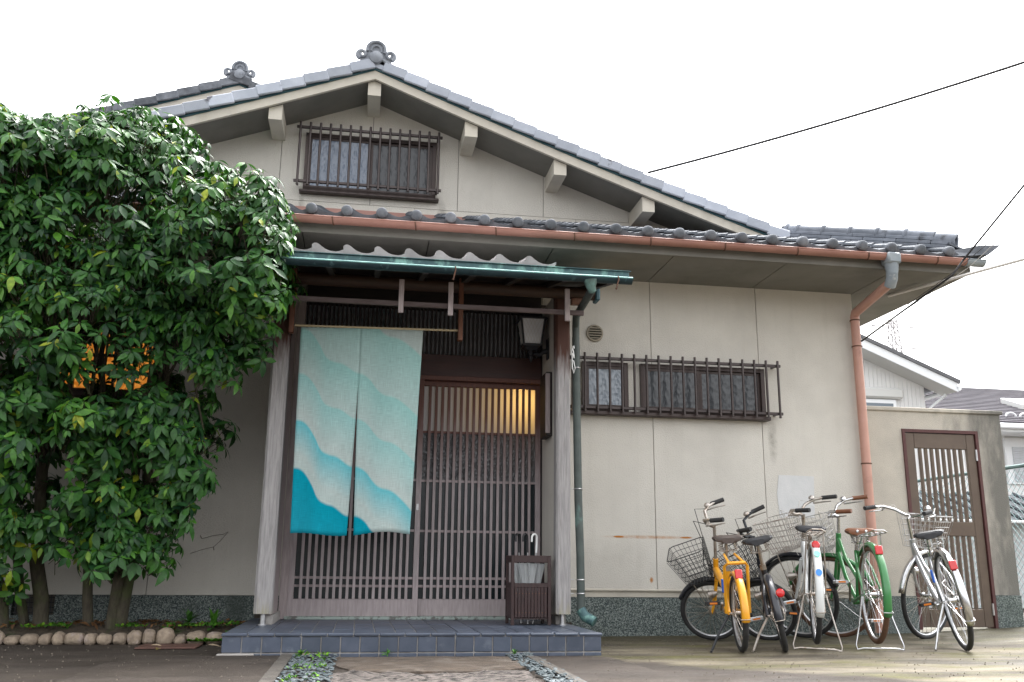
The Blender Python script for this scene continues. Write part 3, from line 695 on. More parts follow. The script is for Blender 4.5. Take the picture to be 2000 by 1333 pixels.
# door surround: jambs, lintel, transom, head wall, ceiling
p = MB(); p.bev((-.565,DY-.07,ZS),(-.505,DY+.09,2.62), .004); H(p, 'door_jamb', 'slat_wood')
p = MB(); p.bev((1.425,DY-.07,ZS),(1.475,DY+.09,2.62), .004); H(p, 'door_jamb', 'dark_wood')
p = MB(); p.bev((-.505,DY-.05,1.985),(1.425,DY+.08,2.02), .003); H(p, 'door_head', 'slat_red')
p = MB(); p.bev((-.505,DY-.035,2.02),(1.425,DY+.07,2.20), .003); H(p, 'lintel', 'lintel_wood') if 'lintel_wood' in MATS else H(p, 'lintel', 'slat_red')
p = MB(); p.box((-.505,DY+.03,2.20),(1.425,DY+.04,2.58)); tr = H(p, 'transom', 'transom_panel') if 'transom_panel' in MATS else H(p, 'transom', 'glass_dark')
q = MB(); q.box((-.008,-.012,-.19),(.008,.012,.19)); me = q.mesh('transom_slat', MATS['dark_wood'])
for i in range(56): put('transom_slat', me, (-.49+.0345*i, DY+.0, 2.39), parent=tr)
p = MB(); p.box((-.505,DY-.02,2.58),(1.425,DY+.07,2.90)); H(p, 'head_wall', 'dark_wood')
p = MB(); p.bev((-.52,DY-.08,ZS-.002),(1.44,DY+.08,ZS+.022), .003)
mat('track', (.30,.36,.33), (.12,.12,.11), rough=.6, scale=26, stretch=(1,1,1), lo=.5, hi=.62); H(p, 'door_track', 'track')
# wing walls between posts and door
p = MB(); p.box((1.425,-.80,ZS+.06),(1.475,DY-.07,2.60)); H(p, 'wing_wall', 'plaster')
p = MB(); p.box((-.60,-.79,ZS+.06),(-.57,DY-.07,2.60)); H(p, 'wing_wall', 'slat_wood')
p = MB(); p.box((-.62,-.80,ZS),(-.55,DY-.06,ZS+.059)); H(p, 'wing_base', 'grout')
p = MB(); p.box((1.41,-.78,ZS),(1.485,DY-.06,ZS+.058)); H(p, 'wing_base', 'grout')
# sliding doors
def door(x0, x1, y, nslat, name, pull):
    st = .042; zb, zt = ZS+.022, 1.985
    f_ = MB(); f_.bev((x0,y-.016,zb),(x0+st,y+.016,zt), .002); f_.bev((x1-st,y-.016,zb),(x1,y+.016,zt), .002); f_.bev((x0+st,y-.015,zb),(x1-st,y+.015,zb+.125), .002); d = H(f_, name, 'slat_door')
    q = MB(); q.bev((x0+st,y-.015,1.945),(x1-st,y+.015,zt), .002); H(q, 'top_rail', 'slat_red', par=d)
    for z, mt_ in ((.372,'slat_wood'),(.432,'slat_wood'),(.79,'slat_wood'),(1.18,'slat_door'),(1.57,'slat_red')):
        q = MB(); q.box((x0+st,y-.006,z-.009),(x1-st,y+.004,z+.009)); H(q, 'cross_rail', mt_, par=d)
    z0, z1 = zb+.125, 1.945
    q = MB(); q.box((-.0105,-.009,-(z1-z0)/2),(.0105,.009,(z1-z0)/2)); me = q.mesh('slat', MATS['slat_door'])
    for i in range(nslat):
        x = x0+st + (x1-x0-2*st)*(i+1)/(nslat+1); put('slat', me, (x, y-.0145, (z0+z1)/2), parent=d)
    for a, b, mt_ in ((z0,.79,'glass_door_low'),(.79,1.18,'glass_door_low'),(1.18,1.57,'glass_door_mid'),(1.57,1.945,'glass_door_top')):
        q = MB(); q.box((x0+st,y+.007,a+.001),(x1-st,y+.011,b-.001)); H(q, 'pane', mt_, par=d)
    if pull:
        q = MB(); q.bev((pull-.011,y-.021,.945),(pull+.011,y-.0165,.995), .002); hp = H(q, 'door_lock', 'steel', par=d)
def door_stain(N, L, co, c, mix, ramp, nz):
    sx = N.new('ShaderNodeSeparateXYZ'); L.new(co, sx.inputs[0])
    n = N.new('ShaderNodeMath'); n.operation = 'MULTIPLY_ADD'; L.new(nz(5, (3,3,.6)), n.inputs[0]); n.inputs[1].default_value = .5; L.new(sx.outputs[2], n.inputs[2])
    return mix(ramp(n.outputs[0], 1.35, 1.95), c, (.13,.055,.04))
mat('slat_door', (.42,.36,.365), (.32,.275,.275), rough=.65, scale=14, stretch=(5,5,.6), bump=.15, bscale=40, stain=door_stain)
door(-.505, .465, DY-.03, 17, 'sliding_door', .44)
door(.425, 1.425, DY+.02, 17, 'sliding_door', None)
# dark entrance hall with a lit lamp
p = MB()
p.box((-.7,1.6,0),(1.7,1.65,2.7)); p.box((-.75,-.02,0),(-.70,1.65,2.7)); p.box((1.70,.02,0),(1.75,1.65,2.7)); p.box((-.7,-.02,2.66),(1.7,1.6,2.7)); p.box((-.7,-.02,.05),(1.7,1.6,.10)); p.box((1.47,.142,.1),(1.70,.16,2.66)); p.box((-.70,.142,.1),(-.56,.16,2.66))
H(p, 'entrance_hall', 'interior')
ld = bpy.data.lights.new('hall_lamp_light', 'POINT'); ld.energy = 4.2; ld.color = (1,.66,.24); ld.shadow_soft_size = .06
lo = bpy.data.objects.new('hall_lamp_light', ld); COL.objects.link(lo); lo.location = (1.30, .14, 1.85)
# green copper downpipe by the right post
p = MB(); p.tube([(1.47,CY-.055,CZ-.075),(1.475,CY-.05,CZ-.125),(1.49,CY-.04,CZ-.155)], [.05,.034,.028], 12); p.tube([(1.485,CY-.04,CZ-.14),(1.535,-.95,2.36),(1.55,-.87,2.30),(1.552,-.86,2.2)], .028, 12)
p.tube([(1.552,-.86,2.22),(1.556,-.86,1.6),(1.562,-.862,1.0),(1.574,-.86,.6),(1.578,-.86,.20)], .029, 14); pp = H(p, 'porch_downpipe', 'copper_pipe', True)
p = MB(); p.tube([(1.576,-.86,.235),(1.60,-.88,.19),(1.66,-.92,.155)], [.036,.038,.036], 12); H(p, 'pipe_shoe', 'copper', True, pp)
for z in (1.98, 1.08, .44, .345):
    q = MB(); q.torus((1.553+(.02 if z < .6 else .008 if z < 1.2 else 0),-.86,z), .030, .005, (0,0,1), 18, 6); q.cyl((1.50,-.86,z),(1.525,-.86,z), .003, n=6); H(q, 'pipe_clip', 'steel', True, pp)
# ------------------------------------------------------------------ entrance step with tiles
SX0, SX1, SYF, SYB = -.765, 1.525, -1.63, -.02
STEP = thing('entrance_step', 'low entrance step clad in slate blue tiles with pale joints, under the porch', 'step', ((SX0+SX1)/2,SYF,0))
p = MB(); p.box((SX0+.006,SYF+.008,-.05),(SX1-.006,SYB,ZS-.006)); p.build('step_core', MATS['grout'], STEP)
nt_ = 20; tw = (SX1-SX0)/nt_
q = MB(); q.bev((.0035,0,0),(tw-.0035,.02,.088), .003); me = q.mesh('tile', MATS['step_tile'])
for i in range(nt_): put('tile', me, (SX0+tw*i, SYF+random.uniform(-.001,.001), .022), (0,random.uniform(-.006,.006),0), STEP)
q = MB(); q.bev((.0035,0,-.06),(tw-.0035,.02,.015), .003); me = q.mesh('tile', MATS['step_tile'])
for i in range(1, nt_): put('tile', me, (SX0+tw*i, SYF, 0), parent=STEP)
# nosing course
n2 = 15; t2 = (SX1-SX0+.012)/n2
q = MB(); q.bev((.0025,0,0),(t2-.0025,.062,.018), .005); me = q.mesh('tile', MATS['step_tile'])
for i in range(n2): put('tile', me, (SX0-.006+t2*i, SYF-.006, ZS-.017), parent=STEP)
# top courses
tt = .1265
y = SYF+.060; r_i = 0
while y < SYB-.05:
    dpt = min(.262, SYB-y); nn = int(round((SX1-SX0)/tt)); ww = (SX1-SX0)/nn
    q = MB(); q.bev((.003,.003,0),(ww-.003,dpt-.003,.016), .003); me = q.mesh('tile', MATS['step_tile'])
    for i in range(nn): put('tile', me, (SX0+ww*i, y, ZS-.016+random.uniform(-.0008,.0008)), parent=STEP)
    y += dpt; r_i += 1
# side tiles
q = MB(); q.bev((0,.0035,0),(.02,tw-.0035,.088), .003); me = q.mesh('tile', MATS['step_tile'])
for i in range(int((SYB-SYF-.03)/tw)):
    put('tile', me, (SX0-.001, SYF+.022+tw*i, .022), parent=STEP); put('tile', me, (SX1-.019, SYF+.022+tw*i, .022), parent=STEP)
q = MB(); q.bev((SX0-.022,SYF-.022,.0),(SX0+.19,SYF+.02,.017), .008); q.build('mortar_repair', MATS['grout'], STEP)

# ------------------------------------------------------------------ flagstones and pebbles in the path
def flag(poly, z0, z1, mt, label, amp, seed):
    # irregular slab: triangulated fan of rings with uneven top
    b = MB(); n = len(poly); cx = sum(p[0] for p in poly)/n; cy = sum(p[1] for p in poly)/n; rings = 14; vs = []; fs = []
    fine = []
    for i in range(n):
        a, c = poly[i], poly[(i+1) % n]
        for k in range(8):
            t = k/8; fine.append((a[0]+(c[0]-a[0])*t + .012*noise.noise((i+t*3,seed,1)), a[1]+(c[1]-a[1])*t + .012*noise.noise((i+t*3,seed,7))))
    m_ = len(fine)
    for r in range(rings+1):
        f_ = r/rings
        for (x, y) in fine:
            X, Y = cx+(x-cx)*f_, cy+(y-cy)*f_
            z = z1 + amp*noise.fractal((X*7,Y*7,seed), .9, 2.0, 4) - (.010 if r == rings else 0); vs.append((X,Y,z))
    vs += [(x,y,z0) for x, y in fine]
    for r in range(rings+1):
        for j in range(m_): fs.append((r*m_+j, (r+1)*m_+j, (r+1)*m_+(j+1)%m_, r*m_+(j+1)%m_))
    b.add(vs, fs); o = b.build('flagstone', MATS[mt], None, True); tag(o, label, 'flagstone', 'flagstones in the entrance path'); return o
flag([(-.12,-1.84),(.30,-1.79),(.70,-1.80),(.99,-1.86),(.93,-2.34),(.80,-2.46),(.30,-2.53),(.02,-2.49),(-.09,-2.2)], -.02, .014, 'flagstone', 'broad smooth brown flagstone right in front of the tiled step', .007, 3.1)
flag([(-.14,-2.57),(.02,-2.56),(.42,-2.60),(.88,-2.54),(.90,-3.5),(-.20,-3.5)], -.02, .012, 'flagstone_rough', 'rough pitted flagstone nearest the camera at the bottom of the picture', .02, 8.7)
b = MB()
for i in range(700):
    if random.random() < .5: x = random.uniform(-.34,-.10)
    else: x = random.uniform(.90,1.06)
    y = random.uniform(-3.3,-1.68); sz = random.uniform(.008,.016); base = MB(); base.lathe([(.3*sz,-.4*sz),(sz,-.1*sz),(.9*sz,.3*sz),(.35*sz,.5*sz)], (0,0,0), (0,0,1), 6)
    base.xf(Matrix.Translation((x,y,.008+random.random()*.012)) @ Euler((random.uniform(-.4,.4),random.uniform(-.4,.4),random.uniform(0,6))).to_matrix().to_4x4() @ Matrix.Diagonal((1.3,.9,.8,1)))
    b.add(base.v, base.f)
o = stuff(b.build('gravel', MATS['pebble'], None, True)); tag(o, 'blue grey pebbles filling the gaps beside the flagstones', 'gravel')
# rusty cover plate
p = MB(); p.bev((-1.36,-1.10,0),(-.99,-.80,.010), .004); tag(p.build('cover_plate', MATS['rust_plate']), 'rusty brown metal cover plate lying on the ground by the edging stones', 'cover plate')

# ------------------------------------------------------------------ noren
def noren_material():
    M = bpy.data.materials.new('noren_cloth'); M.use_nodes = True; t = M.node_tree; N = t.nodes; L = t.links; bs = N['Principled BSDF']
    uv = N.new('ShaderNodeUVMap'); uv.uv_map = 'UVMap'; sx = N.new('ShaderNodeSeparateXYZ'); L.new(uv.outputs[0], sx.inputs[0])
    U, V = sx.outputs[0], sx.outputs[1]
    def mth(op, a, b=None, c=None, clamp=False):
        n = N.new('ShaderNodeMath'); n.operation = op; n.use_clamp = clamp
        for i, v in enumerate((a, b, c)):
            if v is None: continue
            if isinstance(v, bpy.types.NodeSocket): L.new(v, n.inputs[i])
            else: n.inputs[i].default_value = v
        return n.outputs[0]
    fc = N.new('ShaderNodeFloatCurve'); cv = fc.mapping.curves[0]
    pts = [(0,0),(.05,.005),(.09,.023),(.16,.082),(.22,.145),(.28,.165),(.35,.175),(.46,.215),(.52,.225),(.58,.25),(.64,.295),(.69,.322),(.81,.345),(.90,.38),(1,.43)]
    cv.points[0].location = pts[0]; cv.points[1].location = pts[-1]
    for p_ in pts[1:-1]: cv.points.new(*p_)
    fc.mapping.update(); L.new(U, fc.inputs['Value']); W = fc.outputs[0]
    def mix(fac, a, b):
        x = N.new('ShaderNodeMix'); x.data_type = 'RGBA'
        for inp, val in ((x.inputs[0], fac), (x.inputs[6], a), (x.inputs[7], b)):
            if isinstance(val, bpy.types.NodeSocket): L.new(val, inp)
            else: inp.default_value = (*val, 1) if isinstance(val, tuple) else val
        return x.outputs[2]
    linen = (.47,.555,.535); c = linen
    for base, col, ln, st in ((-.30,(.30,.60,.57),.42,.75),(.0,(.28,.57,.545),.26,.85),(.225,(.27,.57,.56),.20,.85),(.455,(.09,.49,.56),.17,.95),(.685,(.0,.31,.42),9,1.0)):
        d = mth('SUBTRACT', mth('SUBTRACT', V, W), base)
        edge = mth('MULTIPLY', d, 75, clamp=True)
        fade = mth('SUBTRACT', 1.0, mth('DIVIDE', d, ln), clamp=True)
        c = mix(mth('MULTIPLY', mth('MULTIPLY', edge, fade), st), c, col)
    # woven slubs
    mp = N.new('ShaderNodeMapping'); mp.inputs['Scale'].default_value = (14,420,1); L.new(uv.outputs[0], mp.inputs[0])
    n1 = N.new('ShaderNodeTexNoise'); n1.inputs['Scale'].default_value = 1; n1.inputs['Detail'].default_value = 2; L.new(mp.outputs[0], n1.inputs[0])
    mp2 = N.new('ShaderNodeMapping'); mp2.inputs['Scale'].default_value = (260,16,1); L.new(uv.outputs[0], mp2.inputs[0])
    n2 = N.new('ShaderNodeTexNoise'); n2.inputs['Scale'].default_value = 1; n2.inputs['Detail'].default_value = 2; L.new(mp2.outputs[0], n2.inputs[0])
    wv = mth('MULTIPLY_ADD', mth('ADD', n1.outputs[0], n2.outputs[0]), .55, .45)
    x = N.new('ShaderNodeMix'); x.data_type = 'RGBA'; x.blend_type = 'MULTIPLY'; x.inputs[0].default_value = 1; L.new(c, x.inputs[6])
    cc = N.new('ShaderNodeCombineColor'); [L.new(wv, cc.inputs[i]) for i in range(3)]; L.new(cc.outputs[0], x.inputs[7])
    L.new(x.outputs[2], bs.inputs['Base Color']); bs.inputs['Roughness'].default_value = .9; bs.inputs['Specular IOR Level'].default_value = .1
    tr = N.new('ShaderNodeBsdfTranslucent'); L.new(x.outputs[2], tr.inputs[0]); mx = N.new('ShaderNodeMixShader'); mx.inputs[0].default_value = .18
    L.new(bs.outputs[0], mx.inputs[1]); L.new(tr.outputs[0], mx.inputs[2]); L.new(mx.outputs[0], N['Material Output'].inputs[0])
    bp = N.new('ShaderNodeBump'); bp.inputs['Strength'].default_value = .3; bp.inputs['Distance'].default_value = .002; L.new(wv, bp.inputs['Height']); L.new(bp.outputs[0], bs.inputs['Normal'])
    MATS['noren_cloth'] = M
noren_material()
NY, NX0, NX1, NZ0, NZ1 = -.955, -.478, .392, 2.172, .722
NOREN = thing('noren_curtain', 'linen doorway curtain with turquoise wave pattern, split up the middle', 'curtain', ((NX0+NX1)/2,NY,NZ0))
def cloth(u0, u1, name):
    nu, nv = 22, 44; vs = []; uvs = []
    split = .485
    for j in range(nv+1):
        v = j/nv
        for i in range(nu+1):
            u = u0 + (u1-u0)*i/nu
            inner = (i/nu if u0 == 0 else 1-i/nu)           # 1 at the slit
            gap = max(0, (v-.27)/.73)**1.2
            x = NX0 + (NX1-NX0)*u
            x += (-1 if u0 == 0 else 1)*gap*(.027 if u0 == 0 else .019)*inner
            if u0 > 0: x -= .045*v*(1-inner)
            else: x += .016*v*(1-inner)
            z = NZ0 + .022*u + (NZ1-NZ0)*v + .012*math.sin(u*9+1)*v**3
            y = NY + .022*math.sin(u*13+v*1.8)*v**.8 + .014*gap*inner*(1 if u0 == 0 else -1) + .006*math.sin(v*7+u*20)*v
            vs.append((x, y, z)); uvs.append((u, v))
    fs = [(j*(nu+1)+i, j*(nu+1)+i+1, (j+1)*(nu+1)+i+1, (j+1)*(nu+1)+i) for j in range(nv) for i in range(nu)]
    me = bpy.data.meshes.new(name); me.from_pydata(vs, [], fs); me.materials.append(MATS['noren_cloth'])
    ul = me.uv_layers.new(name='UVMap')
    for lp in me.loops: ul.data[lp.index].uv = uvs[lp.vertex_index]
    me.polygons.foreach_set('use_smooth', [True]*len(me.polygons))
    o = bpy.data.objects.new(name, me); COL.objects.link(o); o.parent = NOREN; o.matrix_parent_inverse = Matrix.Translation(-Vector(NOREN.location))
    sm = o.modifiers.new('thick', 'SOLIDIFY'); sm.thickness = .0022; sm.offset = 0
cloth(0, .485, 'cloth_panel'); cloth(.485, 1, 'cloth_panel')
p = MB(); p.tube([(-.52,NY,2.183),(.66,NY,2.203)], .008, 8)
mat('bamboo', (.50,.42,.26), (.42,.34,.2), rough=.5, scale=20); p.build('curtain_rod', MATS['bamboo'], NOREN, True)
mat('bracket_wood', (.17,.068,.036), (.13,.052,.03), rough=.6, scale=9, stretch=(5,5,.7))
for x in (-.545, .662):
    p = MB(); p.bev((x-.017,-.985,2.125),(x+.017,-.935,2.60), .003); H(p, 'curtain_bracket', 'bracket_wood')

# ------------------------------------------------------------------ wall lantern
LX, LY = 1.282, -.45
LAN = thing('wall_lantern', 'black wall lantern with diamond leaded glass beside the sliding door', 'lantern', (LX,LY,2.2))
p = MB(); 
def frus(b, cx, cy, z0, z1, h0, h1):
    b.add([(cx-h0,cy-h0,z0),(cx+h0,cy-h0,z0),(cx+h0,cy+h0,z0),(cx-h0,cy+h0,z0),(cx-h1,cy-h1,z1),(cx+h1,cy-h1,z1),(cx+h1,cy+h1,z1),(cx-h1,cy+h1,z1)], [(3,2,1,0),(4,5,6,7),(0,1,5,4),(1,2,6,5),(2,3,7,6),(3,0,4,7)])
frus(p, LX, LY, 2.438, 2.452, .112, .112); frus(p, LX, LY, 2.452, 2.490, .075, .055); p.lathe([(.014,.0),(.02,.02),(.008,.045),(.002,.07)], (LX,LY,2.49), (0,0,1), 12); frus(p, LX, LY, 2.222, 2.240, .072, .076); frus(p, LX, LY, 2.195, 2.222, .035, .06)
p.cyl((LX,LY,2.155),(LX,LY,2.195), .022, n=12); p.lathe([(.003,-.05),(.012,-.03),(.016,0)], (LX,LY,2.15), (0,0,1), 10)
for sx_ in (-1,1):
    for sy_ in (-1,1): p.tube([(LX+sx_*.070,LY+sy_*.070,2.24),(LX+sx_*.096,LY+sy_*.096,2.44)], .0095, 6)
p.build('lantern_frame', MATS['black_metal'], LAN)
mat('lantern_glass', (.66,.68,.70), (.72,.74,.75), rough=.35, scale=8)
q = MB(); frus(q, LX, LY, 2.242, 2.437, .066, .092); lg = q.build('lantern_glass', MATS['lantern_glass'], LAN)
q = MB()
for fx, fy in ((0,-1),(-1,0)):
    for k in range(-3, 4):
        for sg in (1,-1):
            pts = []
            for i in range(7):
                t = i/6; z = 2.244+.19*t; hw = .067+.026*t; a = k*.33 + sg*t*.99
                if abs(a) > 1: continue
                pts.append((LX + (a*hw if fy else fx*(hw+.001)), LY + (fy*(hw+.001) if fy else a*hw), z))
            if len(pts) > 1: q.tube(pts, .0026, 4)
mat('lead', (.62,.62,.60), rough=.4, metal=.6); q.build('leading', MATS['lead'], lg)
mat('lamp_bulb', (.9,.9,.88), rough=.3)
q = MB(); q.tube([(LX+.02,LY,2.17),(LX+.07,LY,2.165),(LX+.10,LY,2.19),(LX+.135,LY,2.195)], [.018,.017,.02,.026], 10); q.bev((LX+.128,LY-.035,2.13),(1.4245,LY+.035,2.30), .006); q.build('lantern_arm', MATS['black_metal'], LAN, True)
# wooden box on the wing wall
p = MB(); p.bev((1.375,-.60,1.50),(1.4245,-.36,2.0), .004); bx = thing('wall_box', 'dark weathered wooden box mounted on the side wall below the lantern', 'box', (1.4,-.48,1.5))
p.build('box_body', MATS['dark_wood'], bx)
p = MB(); p.bev((1.368,-.612,1.52),(1.405,-.601,1.985), .003); p.build('box_cover', MATS['slat_wood'], bx)
# coiled wire on the post
p = MB(); p.tube([(1.515+.012*math.cos(a*.6),-.905,2.12-.012*a/3+.03*math.sin(a)) for a in range(0,16)], .004, 6); p.tube([(1.512,-.905,2.08),(1.512,-.905,1.98),(1.525,-.905,1.93),(1.535,-.905,1.97),(1.522,-.905,2.03)], .004, 6)
tag(p.build('rope_coil', MATS['lead'], None, True), 'small hank of pale cord hanging on the right porch post', 'cord')

# ------------------------------------------------------------------ umbrella stand and umbrellas
UX0, UX1, UYF, UYB = 1.068, 1.352, -.90, -.64
US = thing('umbrella_stand', 'dark red brown wooden umbrella stand with slatted sides on the step', 'umbrella stand', ((UX0+UX1)/2,(UYF+UYB)/2,ZS))
lg_ = .022
for x in (UX0, UX1-lg_):
    for y in (UYF, UYB-lg_):
        p = MB(); p.bev((x,y,ZS),(x+lg_,y+lg_,.605), .002); p.build('leg', MATS['wood_box'], US)
for y in (UYF+.002, UYB-.018):
    p = MB(); p.bev((UX0+lg_,y,.555),(UX1-lg_,y+.016,.604), .002); p.build('rail', MATS['wood_box'], US)
    p = MB(); p.bev((UX0+lg_,y,.385),(UX1-lg_,y+.016,.415), .002); p.build('rail', MATS['wood_box'], US)
for x in (UX0+.002, UX1-.018):
    p = MB(); p.bev((x,UYF+lg_,.555),(x+.016,UYB-lg_,.604), .002); p.build('rail', MATS['wood_box'], US)
    p = MB(); p.bev((x,UYF+lg_,.385),(x+.016,UYB-lg_,.415), .002); p.build('rail', MATS['wood_box'], US)
q = MB(); q.bev((0,0,0),(.0205,.010,.205), .002); me = q.mesh('slat', MATS['wood_box'])
for i in range(10):
    x = UX0+.026+.0233*i
    put('slat', me, (x, UYF+.004, .182), parent=US); put('slat', me, (x, UYB-.014, .182), parent=US)
q = MB(); q.bev((0,0,0),(.010,.0205,.205), .002); me = q.mesh('slat', MATS['wood_box'])
for i in range(9):
    y = UYF+.026+.0235*i; put('slat', me, (UX0+.004, y, .182), parent=US); put('slat', me, (UX1-.014, y, .182), parent=US)
q = MB()
for z in (.215, .345):
    for i in range(10): q.lathe([(.0025,0),(.0012,.0015)], (UX0+.036+.0233*i, UYF+.0035, z), (0,-1,0), 6)
mat('brass', (.35,.17,.08), rough=.4, metal=.5); q.build('nails', MATS['brass'], US)
p = MB(); p.box((UX0+.01,UYF+.014,.17),(UX1-.01,UYB-.014,.18)); p.build('base_board', MATS['wood_box'], US)
M = bpy.data.materials.new('clear_vinyl'); M.use_nodes = True; bs = M.node_tree.nodes['Principled BSDF']; bs.inputs['Base Color'].default_value = (.75,.78,.79,1); bs.inputs['Roughness'].default_value = .18; bs.inputs['Alpha'].default_value = .62
nn_ = M.node_tree.nodes.new('ShaderNodeTexNoise'); nn_.inputs['Scale'].default_value = 60; bb_ = M.node_tree.nodes.new('ShaderNodeBump'); bb_.inputs['Strength'].default_value = .8; bb_.inputs['Distance'].default_value = .01
M.node_tree.links.new(nn_.outputs[0], bb_.inputs['Height']); M.node_tree.links.new(bb_.outputs[0], bs.inputs['Normal']); MATS['clear_vinyl'] = M
def umbrella(x, y, dx, dy, hook, hm, label, flare):
    U = thing('umbrella', label, 'umbrella', (x,y,ZS), 'umbrellas in the stand')
    a = Vector((x,y,ZS+.055)); b = Vector((x+dx,y+dy,.685)); ax = (b-a).normalized()
    p = MB(); p.tube([a, b], .004, 6); p.tube([a-ax*.05, a], .006, 6); p.build('shaft', MATS['steel'], U, True)
    # folded canopy: pleated cone
    p = MB(); n = 24; vs = []; o_ = ax.orthogonal().normalized(); o2 = ax.cross(o_); prof_ = [(.008,.05),(.026,.16),(.040,.25),(.054,.33),(.060,.365)]
    for r, h in prof_:
        for j in range(n):
            th = 2*math.pi*j/n; rr = r*flare*(1 + (.30 if j % 2 else -.22)); vs.append(a + ax*h + (o_*math.cos(th)+o2*math.sin(th))*rr)
    p.add(vs, [(i*n+j,i*n+(j+1)%n,(i+1)*n+(j+1)%n,(i+1)*n+j) for i in range(len(prof_)-1) for j in range(n)]); p.build('canopy', MATS['clear_vinyl'], U)
    p = MB(); h = [b]; 
    for i in range(1, 10):
        t = math.pi*i/9*1.05; h.append(b + ax*(.045+.026*math.sin(t)) + Vector(hook)*(.026*(1-math.cos(t))))
    h.append(h[-1] - ax*.025); p.tube([b-ax*.06]+h, .0075, 8); p.build('handle', MATS[hm], U, True)
mat('handle_black', (.012,.012,.014), rough=.3); mat('handle_white', (.80,.81,.80), rough=.3)
umbrella(1.165, -.75, -.018, .01, (-.55,-.8,0), 'handle_black', 'clear folded umbrella with black crook handle, leftmost in the stand', .75)
umbrella(1.205, -.80, -.005, .0, (-.7,-.5,0), 'handle_black', 'clear folded umbrella with black crook handle, middle of the stand', .95)
umbrella(1.25, -.77, .022, .0, (-.8,-.5,0), 'handle_white', 'clear folded umbrella with white crook handle, rightmost in the stand', .9)

# ------------------------------------------------------------------ edging stones
ED = thing('stone_edging', 'row of rounded granite cobbles edging the planting bed', 'edging', (-1.7,-.6,0))
x = -3.3; k = 0
while x < -.80:
    wd = random.uniform(.075,.130); hg = random.uniform(.06,.088)*(1.15 if -1.5 < x < -1.3 else .9); y = -.66 - .0*x
    if x > -.98: hg *= .7
    b = MB(); n_, m_ = 16, 10; sd_ = random.random()*50; vs = []
    for j in range(m_+1):
        ph = -math.pi/2 + math.pi*j/m_
        for i in range(n_):
            th = 2*math.pi*i/n_; d = Vector((math.cos(th)*math.cos(ph), math.sin(th)*math.cos(ph), math.sin(ph)))
            k_ = 1 + .16*noise.noise(d*1.6+Vector((sd_,0,0))); sq = lambda t: math.copysign(abs(t)**.8, t)
            vs.append((sq(d.x)*wd/2*k_, sq(d.y)*.065*k_, sq(d.z)*hg*.62*k_))
    fs = [(j*n_+i, j*n_+(i+1)%n_, (j+1)*n_+(i+1)%n_, (j+1)*n_+i) for j in range(m_) for i in range(n_)]; b.add(vs, fs)
    o = b.build('stone', MATS['edging'], None, True); o.parent = ED; o.matrix_parent_inverse = Matrix.Translation(-Vector(ED.location)); o.location = (x+wd/2, y+random.uniform(-.015,.015), hg*.42); o.rotation_euler = (random.uniform(-.1,.1),random.uniform(-.12,.12),random.uniform(-.2,.2))
    x += wd*.985; k += 1

